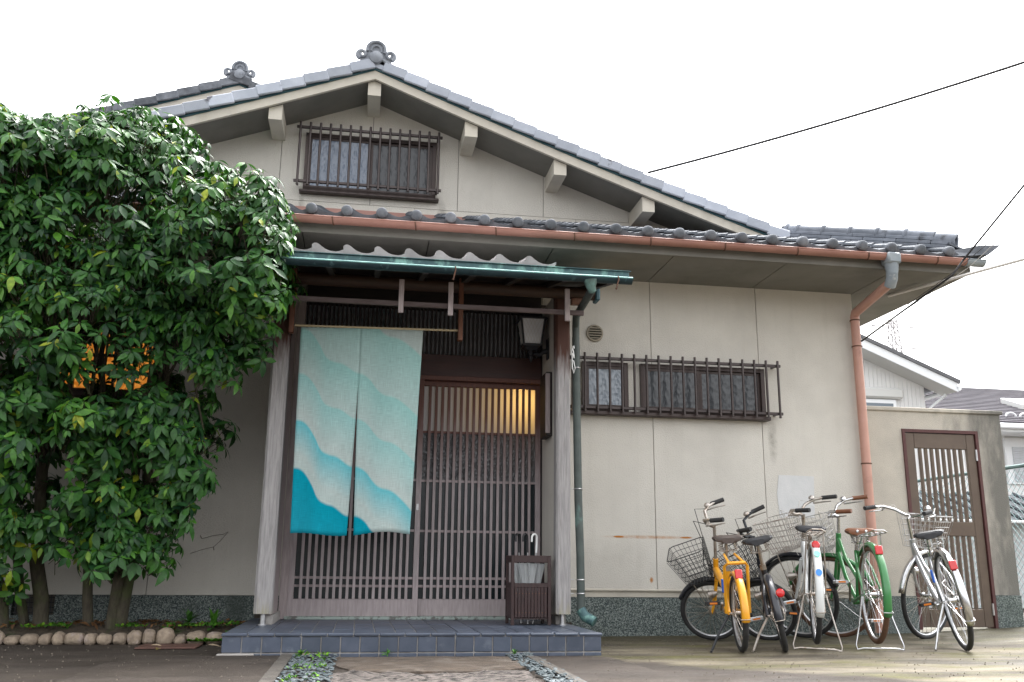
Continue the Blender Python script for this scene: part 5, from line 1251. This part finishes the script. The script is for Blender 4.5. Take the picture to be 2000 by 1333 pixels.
cable([(4.66,-.06,2.955),(4.70,-.35,2.93),(4.768,-.80,2.890),(4.95,-1.0,2.922),(5.30,-1.34,2.985)], .0135, 'wire_grey', 'conduit_cable', 'pale grey sheathed cable leaving the eave corner to the right')

# ------------------------------------------------------------------ bicycles
mat('rubber', (.018,.018,.020), (.03,.03,.03), rough=.75, scale=20); mat('rubber_brown', (.09,.045,.025), (.12,.06,.035), rough=.75, scale=20)
mat('chrome', (.62,.62,.63), (.50,.50,.51), rough=.22, metal=1, scale=14); mat('alloy', (.55,.56,.58), (.47,.48,.50), rough=.35, metal=.9, scale=14)
mat('old_chrome', (.48,.44,.40), (.26,.18,.12), rough=.4, metal=.8, scale=24, lo=.5, hi=.7)
mat('yellow_paint', (.78,.36,.012), (.72,.31,.01), rough=.32, coat=.4, scale=6, c3=(.45,.22,.05), scale3=14, lo3=.66, hi3=.75)
mat('black_paint', (.012,.014,.022), (.02,.022,.03), rough=.28, coat=.4, scale=8); mat('white_enamel', (.72,.74,.74), (.62,.64,.64), rough=.3, coat=.3, scale=8)
mat('green_paint', (.035,.20,.055), (.03,.17,.05), rough=.3, coat=.4, scale=8); mat('silver_paint', (.52,.53,.55), (.45,.46,.48), rough=.3, metal=.6, scale=8)
mat('saddle_black', (.016,.017,.022), (.026,.027,.03), rough=.45, scale=12); mat('saddle_brown', (.20,.075,.03), (.16,.06,.026), rough=.42, scale=12); mat('saddle_dull', (.075,.055,.045), (.06,.045,.04), rough=.5, scale=12)
mat('reflector', (.55,.012,.015), rough=.15, coat=.5); mat('orange_reflector', (.75,.22,.03), rough=.2); mat('blue_plastic', (.02,.12,.55), rough=.35); mat('sticker_green', (.12,.60,.45), rough=.4); mat('sticker_blue', (.04,.22,.70), rough=.35); mat('basket_black', (.02,.021,.023), rough=.45, metal=.3); mat('basket_grey', (.50,.50,.50), (.38,.36,.34), rough=.4, metal=.7, scale=20); mat('basket_rust', (.44,.41,.38), (.20,.10,.05), rough=.5, metal=.5, scale=12, lo=.5, hi=.75)

def bicycle(label, loc, heading, lean, lift, steer, r, wb, P):
    B_ = thing('bicycle', label, 'bicycle', (loc[0],loc[1],lift + (loc[2] if len(loc) > 2 else 0)), 'bicycles parked by the wall', world=False)
    B_.rotation_mode = 'XYZ'; 
    pit = math.asin(min(.2, lift/wb)) if lift else 0
    B_.matrix_basis = Matrix.Translation((loc[0],loc[1],lift)) @ Matrix.Rotation(R(heading),4,'Z') @ Matrix.Rotation(R(lean),4,'X') @ Matrix.Rotation(pit,4,'Y')
    rf_ = P.get('rf', r); F = Vector((wb,0,rf_)); Rr = Vector((0,0,r)); paint = P['paint']; met = P.get('metal','chrome')
    ax = Vector((-math.cos(R(70)),0,math.sin(R(70))))
    o_ = F + Vector((-.045,0,0)); hz0, hz1 = P['head']; hb = o_ + ax*((hz0-o_.z)/ax.z); ht = o_ + ax*((hz1-o_.z)/ax.z)
    ST = Matrix.Translation(hb) @ Matrix.Rotation(R(steer),4,ax) @ Matrix.Translation(-hb)
    def bd(mb, nm, mt, sm=True, par=B_, st=False):
        if st: mb.xf(ST)
        return mb.build(nm, MATS[mt], par, sm)
    def wheel(c, rad, st, spokes=28):
        q = MB(); q.torus(c, rad-.034, .010, (0,1,0), 44, 8, .75); wl = bd(q, 'wheel', P.get('rim','alloy'), st=st)
        q = MB(); q.torus(c, rad-.018, .0185 if rad > .27 else .0195, (0,1,0), 48, 10); bd(q, 'tyre', P.get('tyre','rubber'), par=wl, st=st)
        q = MB(); C_ = Vector(c)
        for i in range(spokes):
            a = 2*math.pi*i/spokes; sd_ = .028 if i % 2 else -.028; a2 = a + (.5 if (i//2) % 2 else -.5)
            q.tube([C_+Vector((math.cos(a2)*.022,sd_,math.sin(a2)*.022)), C_+Vector((math.cos(a)*(rad-.04),0,math.sin(a)*(rad-.04)))], .0015, 4, caps=False)
        bd(q, 'spokes', met, False, wl, st)
        q = MB(); q.lathe([(.006,-.06),(.006,-.04),(.026,-.034),(.026,-.028),(.014,-.022),(.014,.022),(.026,.028),(.026,.034),(.006,.04),(.006,.06)], c, (0,1,0), 14); bd(q, 'hub', met, par=wl, st=st)
        return wl
    wheel(Rr, r, False); wheel(F, rf_, True)
    def fender(c, rad, a0, a1, w_, mt, st, nm='mudguard'):
        q = MB(); n = 22; sec = [(-w_,-.014),(-w_*.75,.002),(-w_*.3,.009),(w_*.3,.009),(w_*.75,.002),(w_,-.014)]; vs = []
        for i in range(n+1):
            a = R(a0+(a1-a0)*i/n)
            for (yy, dr) in sec: vs.append((c[0]+math.cos(a)*(rad+.018+dr), yy, c[2]+math.sin(a)*(rad+.018+dr)))
        k = len(sec); q.add(vs, [(i*k+j,i*k+j+1,(i+1)*k+j+1,(i+1)*k+j) for i in range(n) for j in range(k-1)]); o = bd(q, nm, mt, st=st)
        sm_ = o.modifiers.new('thick','SOLIDIFY'); sm_.thickness = .002; return o
    fr = fender(Rr, r, P.get('fa',50), 205 if r > .27 else 190, .028, P.get('fender', paint), False)
    fender(F, rf_, 25 if r > .27 else 40, 175 if r > .27 else 130, .026, P.get('ffender', P.get('fender', paint)), True)
    q = MB(); a_end = R(200 if r > .27 else 186); e_ = Vector((math.cos(a_end)*(r+.022), 0, r+math.sin(a_end)*(r+.022)))
    q.tube([Rr+Vector((0,.055,0)), e_+Vector((0,.03,0)), e_+Vector((-.012,0,0)), e_+Vector((0,-.03,0)), Rr+Vector((0,-.055,0))], .003, 6); bd(q, 'mudguard_stay', met)
    # frame
    bb = Vector((.43*wb/1.08, 0, P.get('bbz', .28))); sdir_ = Vector((-.30,0,.954)); stl = P.get('stl', .40); S = bb + sdir_*stl
    q = MB(); tr = .017
    q.tube([hb, ht], .021, 12)
    if P['style'] == 'mini':
        q.tube([hb.lerp(ht,.4), hb.lerp(ht,.4)*.5+S*.2+bb*.3, bb.lerp(S,.35)], .026, 12); q.tube([bb-sdir_*.02, S], .021, 12)
    else:
        m1 = hb.lerp(ht,.2); q.tube([m1, m1*.62+bb*.38-Vector((0,0,.05)), m1*.25+bb*.75-Vector((0,0,.03)), bb], tr, 12); m2 = hb.lerp(ht,.8); q.tube([m2, m2*.6+bb.lerp(S,.45)*.4-Vector((0,0,.05)), bb.lerp(S,.42)], .0145, 12); q.tube([bb, S], .016, 12)
    q.tube([bb-Vector((0,.035,0)), bb+Vector((0,.035,0))], .022, 12)
    for sg in (1,-1):
        q.tube([bb+Vector((-.02,sg*.03,0)), Rr*.55+bb*.45+Vector((0,sg*.052,0)), Rr+Vector((0,sg*.062,0))], [.011,.010,.009], 8)
        top = S - sdir_*(.03 if P['style'] == 'city' else .10)
        q.tube([top+Vector((0,sg*.018,0)), top*.55+Rr*.45+Vector((-.01,sg*.05,.01)), Rr+Vector((0,sg*.062,0))], [.009 if P['style'] == 'city' else .012]*3, 8)
    bd(q, 'frame', paint)
    # fork (steered)
    q = MB(); cr_ = hb - ax*.012; q.tube([cr_+Vector((0,-.045,0)), cr_+Vector((0,.045,0))], .014, 8)
    for sg in (1,-1): q.tube([cr_+Vector((0,sg*.045,0)), cr_.lerp(F,.6)+Vector((-.012,sg*.052,0)), F+Vector((0,sg*.055,0))], [.014,.012,.009], 8)
    bd(q, 'fork', P.get('fork', paint), st=True)
    # stem and bar
    sz = P['barz']; top = o_ + ax*((sz-.06-o_.z)/ax.z); q = MB(); q.tube([ht, top], .0125, 10); bk = top + Vector((.03,0,.015)); q.tube([top-ax*.01, bk], .013, 10); bd(q, 'stem', P.get('stem', met), st=True)
    q = MB(); rise = P.get('rise', .06); gl = {}
    hbp = []
    for sg in (1,-1):
        if P['style'] == 'mini': pts = [bk, bk+Vector((.01,sg*.05,.02)), bk+Vector((.01,sg*.11,rise)), bk+Vector((-.02,sg*.17,rise+.01)), bk+Vector((-.06,sg*.21,rise+.01)), bk+Vector((-.13,sg*.25,rise))]
        else: pts = [bk, bk+Vector((.01,sg*.06,.01)), bk+Vector((.0,sg*.13,rise*.7)), bk+Vector((-.05,sg*.20,rise)), bk+Vector((-.12,sg*.24,rise-.005)), bk+Vector((-.21,sg*.255,rise-.02))]
        gl[sg] = pts
        q.tube(pts, .0112, 10)
    bar = bd(q, 'handlebar', P.get('stem', met), st=True)
    for sg in (1,-1):
        q = MB(); q.tube([gl[sg][4]+Vector((.015,0,0)), gl[sg][5]+Vector((-.01,sg*.002,-.001))], .0165, 10); bd(q, 'grip', P.get('grip','rubber'), st=True)
        q = MB(); a = gl[sg][3]; q.tube([a+Vector((.0,sg*.0,-.012)), a+Vector((.02,sg*.03,-.03)), a+Vector((-.05,sg*.055,-.04)), a+Vector((-.12,sg*.05,-.048))], [.008,.007,.005,.004], 8); bd(q, 'brake_lever', met, st=True)
        q = MB(); q.tube([a+Vector((.015,sg*.02,-.02)), a+Vector((.10,sg*-.02,.02)), bk+Vector((.09,sg*.05,-.08)), cr_+Vector((.05,sg*.02,.12)), cr_+Vector((.02,sg*.02,.02))], .0028, 6); bd(q, 'brake_cable', 'rubber' if P['style']=='mini' else 'wire_grey', st=True)
    q = MB(); q.lathe([(.024,0),(.023,.012),(.014,.022),(.003,.025)], gl[-1][3]+Vector((0,.02,.012)), (0,0,1), 14); bd(q, 'bell', met, st=True)
    # basket (steered with the bar)
    if P.get('basket'):
        bz0, bz1 = P.get('bz', (2*rf_+.045, 2*rf_+.30)); cx0, cx1 = hb.x+.03, hb.x+.03; q = MB(); n_r = 7
        def ring(t): 
            x0 = hb.x + .022 - (bz0-hb.z)*.2; return (x0 - .02*t, x0 + .19 + .07*t, .115+.05*t, bz0+(bz1-bz0)*t)
        def loop(t):
            a, b, h, z = ring(t); c = .03; return [(a,-h+c,z),(a+c,-h,z),(b-c,-h,z+.0),(b,-h+c,z),(b,h-c,z),(b-c,h,z),(a+c,h,z),(a,h-c,z)]
        for i in range(n_r): q.tube(loop(i/(n_r-1)), .0036 if i == n_r-1 else .0022, 5, closed=True)
        a0_, b0_, h0_, z0_ = ring(0); a1_, b1_, h1_, z1_ = ring(1)
        for k in range(9):
            t = k/8
            for sg in (1,-1): q.tube([(a0_+(b0_-a0_)*t,sg*h0_,z0_),(a1_+(b1_-a1_)*t,sg*h1_,z1_)], .002, 4)
            for (p0, p1) in ((a0_,a1_),(b0_,b1_)): q.tube([(p0,-h0_+2*h0_*t,z0_),(p1,-h1_+2*h1_*t,z1_)], .002, 4)
            q.tube([(a0_+(b0_-a0_)*t,-h0_,z0_),(a0_+(b0_-a0_)*t,h0_,z0_)], .002, 4); q.tube([(a0_,-h0_+2*h0_*t,z0_),(b0_,-h0_+2*h0_*t,z0_)], .002, 4)
        bk_ = bd(q, 'basket', P['basket'], False, st=True)
        for sg in (1,-1):
            q = MB(); q.tube([F+Vector((0,sg*.06,0)), Vector((a0_+.15,sg*.10,z0_-.004))], .004, 6); bd(q, 'basket_stay', met, st=True)
        q = MB(); q.tube([(hb.x+.01,0,z0_+.08),(a0_+.01,0,z0_+.09)], .008, 6); bd(q, 'basket_mount', met, st=True)
    # headlight
    q = MB(); hl = F + Vector((-.04,.085,rf_*.62)) if P['style']=='mini' else F + Vector((-.03,.085,rf_*.55)); q.lathe([(.012,-.06),(.026,-.03),(.034,.0),(.030,.006),(.004,.008)], hl, (1,0,0), 14); bd(q, 'headlight', met, st=True)
    # saddle
    sz_ = P['seatz']; sc = S + sdir_*((sz_-.06-S.z)/.954); q = MB(); q.tube([S-sdir_*.05, sc], .0125, 10); q.lathe([(.022,-.02),(.022,.015)], S, sdir_, 12); bd(q, 'seat_post', met)
    st_ = [(-.125,.045,-.004),(-.118,.090,.004),(-.085,.108,.012),(-.03,.098,.012),(.02,.062,.008),(.07,.036,.006),(.12,.026,.003),(.145,.014,-.004)]; q = MB(); vs = []; nn = 16
    for (x, h, z) in st_:
        for j in range(nn):
            th = 2*math.pi*j/nn; cy, sy = math.cos(th), math.sin(th); zz = (.026 if sy > 0 else .034)*sy*(.65+.35*(h/.108)); 
            dip = -.010*(1-abs(cy))*(1 if sy > 0 and x < -.02 else 0); vs.append((sc.x+x, h*math.copysign(abs(cy)**.75, cy), sz_-.03+z+zz+dip))
    k = len(st_); q.add(vs, [(i*nn+j,i*nn+(j+1)%nn,(i+1)*nn+(j+1)%nn,(i+1)*nn+j) for i in range(k-1) for j in range(nn)] + [tuple(range(nn)), tuple((k-1)*nn+j for j in range(nn-1,-1,-1))]); sdl = bd(q, 'saddle', P['saddle'])
    q = MB()
    for sg in (1,-1):
        q.tube([(sc.x-.075+.013*math.cos(i*1.05), sg*.052+.013*math.sin(i*1.05), sz_-.105+.0026*i) for i in range(20)], .003, 5); q.tube([(sc.x-.075,sg*.052,sz_-.108),(sc.x+.0,sg*.02,sz_-.10),(sc.x+.10,sg*.012,sz_-.052)], .0035, 6)
    q.tube([(sc.x-.075,-.052,sz_-.108),(sc.x-.085,0,sz_-.108),(sc.x-.075,.052,sz_-.108)], .004, 6)
    if P.get('rivets'):
        for sg in (1,-1): q.lathe([(.010,0),(.006,.004)], (sc.x-.127,sg*.03,sz_-.028), (-1,0,0), 10)
    bd(q, 'springs', met, par=sdl)
    # crank, chain, pedals
    q = MB(); q.lathe([(.075,-.003),(.080,0),(.075,.003)], bb+Vector((0,-.048,0)), (0,1,0), 24); ck = bd(q, 'chainring', met)
    ca_ = R(P.get('crank', 20)); cd = Vector((math.cos(ca_),0,math.sin(ca_)))
    for sg in (1,-1):
        e_ = bb + cd*.155*sg + Vector((0,-sg*.085*-1 if False else sg*-.085,0)); q = MB(); q.tube([bb+Vector((0,-sg*.055,0)), e_+Vector((0,sg*.02,0))], .009, 8); bd(q, 'crank_arm', met)
        q = MB(); q.bev((e_.x-.045,e_.y-sg*.0-.045,e_.z-.012),(e_.x-.027,e_.y+.045-.0,e_.z+.012), .003); q.bev((e_.x+.027,e_.y-.045,e_.z-.012),(e_.x+.045,e_.y+.045,e_.z+.012), .003); q.bev((e_.x-.03,e_.y-.044,e_.z-.009),(e_.x+.03,e_.y-.034,e_.z+.009), .002); q.bev((e_.x-.03,e_.y+.034,e_.z-.009),(e_.x+.03,e_.y+.044,e_.z+.009), .002); q.bev((e_.x-.03,e_.y-.006,e_.z-.008),(e_.x+.03,e_.y+.006,e_.z+.008), .002)
        q.xf(Matrix.Translation(Vector((0,-sg*.045,0)))); pd = bd(q, 'pedal', P.get('pedal','rubber'), False)
        q = MB(); q.box((e_.x-.047,e_.y-sg*.045-.025,e_.z-.006),(e_.x-.0455,e_.y-sg*.045+.025,e_.z+.006)); bd(q, 'pedal_reflector', 'orange_reflector', False, pd)
    q = MB(); q.tube([bb+Vector((0,-.048,.078)), Rr+Vector((0,-.048,.035))], .004, 6); q.tube([bb+Vector((0,-.048,-.078)), Rr+Vector((0,-.048,-.035))], .004, 6); q.lathe([(.036,-.003),(.036,.003)], Rr+Vector((0,-.048,0)), (0,1,0), 16); bd(q, 'chain', 'old_chrome')
    if P.get('chaincase'):
        q = MB(); q.bev((-.02,-.062,r+.02),(bb.x+.05,-.054,bb.z+.10), .004) if False else q.tube([bb+Vector((.06,-.058,.07)), bb+Vector((-.02,-.058,.095)), Rr+Vector((0,-.058,.055))], [.012,.020,.012], 8); bd(q, 'chain_guard', P['chaincase'])
    # rack
    if P.get('rack'):
        zt = 2*r+.075; q = MB(); x0, x1 = -.26, .16
        q.tube([(x1,-.05,zt),(x0,-.055,zt),(x0-.02,-.03,zt+.012),(x0-.02,.03,zt+.012),(x0,.055,zt),(x1,.05,zt)], .0048, 6)
        for yy in (-.02,.02): q.tube([(x1,yy,zt),(x0+.0,yy,zt)], .0035, 6)
        for xx in (x0+.06, -.08, .06): q.tube([(xx,-.054,zt),(xx,.054,zt)], .0035, 6)
        for sg in (1,-1): q.tube([(-.10,sg*.055,zt),(-.06,sg*.066,r+.15),(0,sg*.068,r)], .0045, 6); 
        q.tube([(x1,0,zt),(S.x,0,min(S.z-.03,zt+.02))], .006, 6); bd(q, 'rack', P['rack'])
    # small-wheel carrier frame like a hoop around the wheel
    if P.get('hoop'):
        q = MB(); zt = 2*r+.075
        q.tube([(.02,-.075,r+.0),(-.06,-.075,zt-.02),(-.10,-.055,zt),(-.10,.055,zt),(-.06,.075,zt-.02),(.02,.075,r+.0)], .011, 8); q.tube([(-.10,-.05,zt),(.16,-.035,zt+.06)], .009, 8); q.tube([(-.10,.05,zt),(.16,.035,zt+.06)], .009, 8); bd(q, 'rack', paint)
    # reflector
    rx = P.get('refl'); 
    if rx:
        a = R(rx[0]); c_ = Vector((math.cos(a)*(r+.034), rx[2] if len(rx) > 2 else 0, r+math.sin(a)*(r+.034))); q = MB(); nrm = Vector((math.cos(a)-.9,0,math.sin(a)*.4)).normalized()
        if rx[1] == 'round': q.lathe([(.026,-.006),(.028,.004),(.022,.013),(.006,.017)], c_, nrm, 16)
        else: q.bev((-.008,-.024,-.030),(.010,.024,.030), .004); q.xf(Matrix.Translation(c_+nrm*.01) @ nrm.to_track_quat('X','Z').to_matrix().to_4x4())
        bd(q, 'rear_reflector', 'reflector')
    for (ang_, mt_, w_, h_) in P.get('stickers', ()):
        a = R(ang_); n_ = Vector((math.cos(a),0,math.sin(a))); c_ = Vector((0,0,r)) + n_*(r+.030); q = MB(); q.lathe([(w_,-.0),(w_,.0022)], (0,0,0), (1,0,0), 18); q.xf(Matrix.Translation(c_) @ n_.to_track_quat('X','Z').to_matrix().to_4x4() @ Matrix.Diagonal((1,1,h_/w_,1))); bd(q, 'sticker', mt_, False, fr)
    # stand
    q = MB(); gz = -lift
    if P['stand'] == 'double': q.tube([(.02,.07,r),(-.03,.12,.12),(-.05,.155,gz+.035),(-.062,.15,gz+.008),(-.05,.11,gz+.016),(-.05,-.11,gz+.016),(-.062,-.15,gz+.008),(-.05,-.155,gz+.035),(-.03,-.12,.12),(.02,-.07,r)], .0055, 8)
    else:
        sg = P.get('stand_side', 1); foot = .20*sg; lz = math.tan(R(lean))*foot*(1) ; q.tube([(.03,sg*.06,r-.01),(-.01,sg*.14,r*.5),(-.03,foot,.010 - 0), (-.07,foot+.01*sg,.006)], .0085, 8)
        # rotate foot to ground under lean
        L0 = R(lean); dz = -math.sin(L0)*foot/max(.1, math.cos(L0)); q.v = [(x_, y_, z_ + dz*max(0, 1-(z_)/r)) for x_, y_, z_ in q.v]
    bd(q, 'kickstand', met if P['stand'] == 'double' else P.get('standmat', 'chrome'))
    if P.get('lock'):
        q = MB(); q.bev((.05,.07,r+.13),(.075,.085,r+.22), .005); bd(q, 'lock', 'blue_plastic', False)
    return B_
bicycle('yellow small wheeled bicycle with black wire basket and brown saddle', (2.50,-1.50), 77, -3, 0, 80, .245, .98, dict(style='mini', paint='yellow_paint', metal='old_chrome', rf=.235, head=(.47,.60), barz=.90, seatz=.755, saddle='saddle_dull', basket='basket_black', bz=(.50,.74), stl=.30, rim='alloy', stand='side', standmat='black_metal', hoop=1, refl=(118,'box'), fa=60, bbz=.25, ffender='black_paint', stem='old_chrome', lock=1, rise=.08, crank=-20))
bicycle('black small wheeled bicycle leaning left with black basket and round red reflector', (2.80,-1.50), 68, -11, 0, 72, .24, 1.0, dict(style='mini', paint='black_paint', metal='old_chrome', head=(.47,.62), barz=.84, seatz=.76, saddle='saddle_black', basket='basket_black', bz=(.52,.76), stl=.32, rim='alloy', stand='side', standmat='old_chrome', refl=(150,'round',-.045), fa=50, bbz=.25, pedal='alloy', stem='black_metal', rise=.10, crank=10))
bicycle('white bicycle with grey wire basket, dark saddle and round red reflector', (3.06,-1.42), 68, 2, .04, 62, .325, 1.06, dict(style='city', paint='white_enamel', metal='old_chrome', head=(.62,.76), barz=.99, seatz=.80, saddle='saddle_black', basket='basket_rust', stand='double', rack='old_chrome', refl=(118,'round'), stickers=((134,'sticker_green',.020,.030),(158,'sticker_blue',.020,.024)), grip='rubber', crank=35, ffender='black_paint'))
bicycle('green bicycle with brown saddle, brown grips and brown tyres', (3.50,-1.42), 75, 0, .04, 62, .325, 1.06, dict(style='city', paint='green_paint', head=(.62,.80), barz=.99, seatz=.79, saddle='saddle_brown', rivets=1, tyre='rubber_brown', basket='basket_grey', stand='double', rack='chrome', refl=(128,'box'), grip='saddle_brown', crank=-60, pedal='alloy'))
bicycle('silver bicycle leaning left in front of the gate with wire basket', (4.12,-1.48), 68, -10, 0, -46, .335, 1.06, dict(style='city', paint='silver_paint', head=(.62,.78), barz=1.0, seatz=.82, saddle='saddle_black', basket='basket_grey', stand='side', fender='chrome', refl=(140,'box'), lock=1, crank=-15, standmat='chrome'))

# ------------------------------------------------------------------ grit, dry vine
mat('grit', (.09,.075,.058), (.17,.145,.11), rough=.9, scale=40)
b = MB(); rg = random.Random(3)
for i in range(1300):
    x = rg.uniform(-3.2,5.6); y = rg.uniform(-3.6,-.1)
    if x < -.6 and y > -.72: continue
    if SX0-.03 < x < SX1+.03 and y > SYF-.03: continue
    if -.35 < x < 1.05 and y < SYF: continue
    z = .014 if (-1.3 < x < -.35 or 1.06 < x < 1.5) and y < -1.7 else .004
    k = rg.uniform(.0025,.0065); a = rg.random()*6.28
    pts = [(x+k*math.cos(a+t)*rg.uniform(.7,1.2), y+k*math.sin(a+t)*rg.uniform(.7,1.2), z-.004) for t in (0,1.57,3.14,4.7)]
    b.add(pts+[(x,y,z+k*.6)], [(0,1,4),(1,2,4),(2,3,4),(3,0,4)])
o = stuff(b.build('grit', MATS['grit'])); tag(o, 'fine loose grit scattered over the yard surface', 'grit')
b = MB(); b.tube([(-1.255,-.006,.60),(-1.17,-.008,.63),(-1.09,-.006,.65),(-1.04,-.008,.70),(-.99,-.006,.765),(-1.03,-.007,.745),(-1.10,-.006,.735),(-1.18,-.007,.71)], .0022, 5)
b.tube([(-1.18,-.007,.71),(-1.195,-.006,.735)], .003, 5); b.tube([(-1.09,-.006,.65),(-1.085,-.006,.625)], .003, 5)
mat('vine_dry', (.22,.20,.17), (.16,.145,.12), rough=.9); tag(b.build('dry_vine', MATS['vine_dry'], None, True), 'dried vine tendril clinging to the plaster wall left of the porch', 'vine')
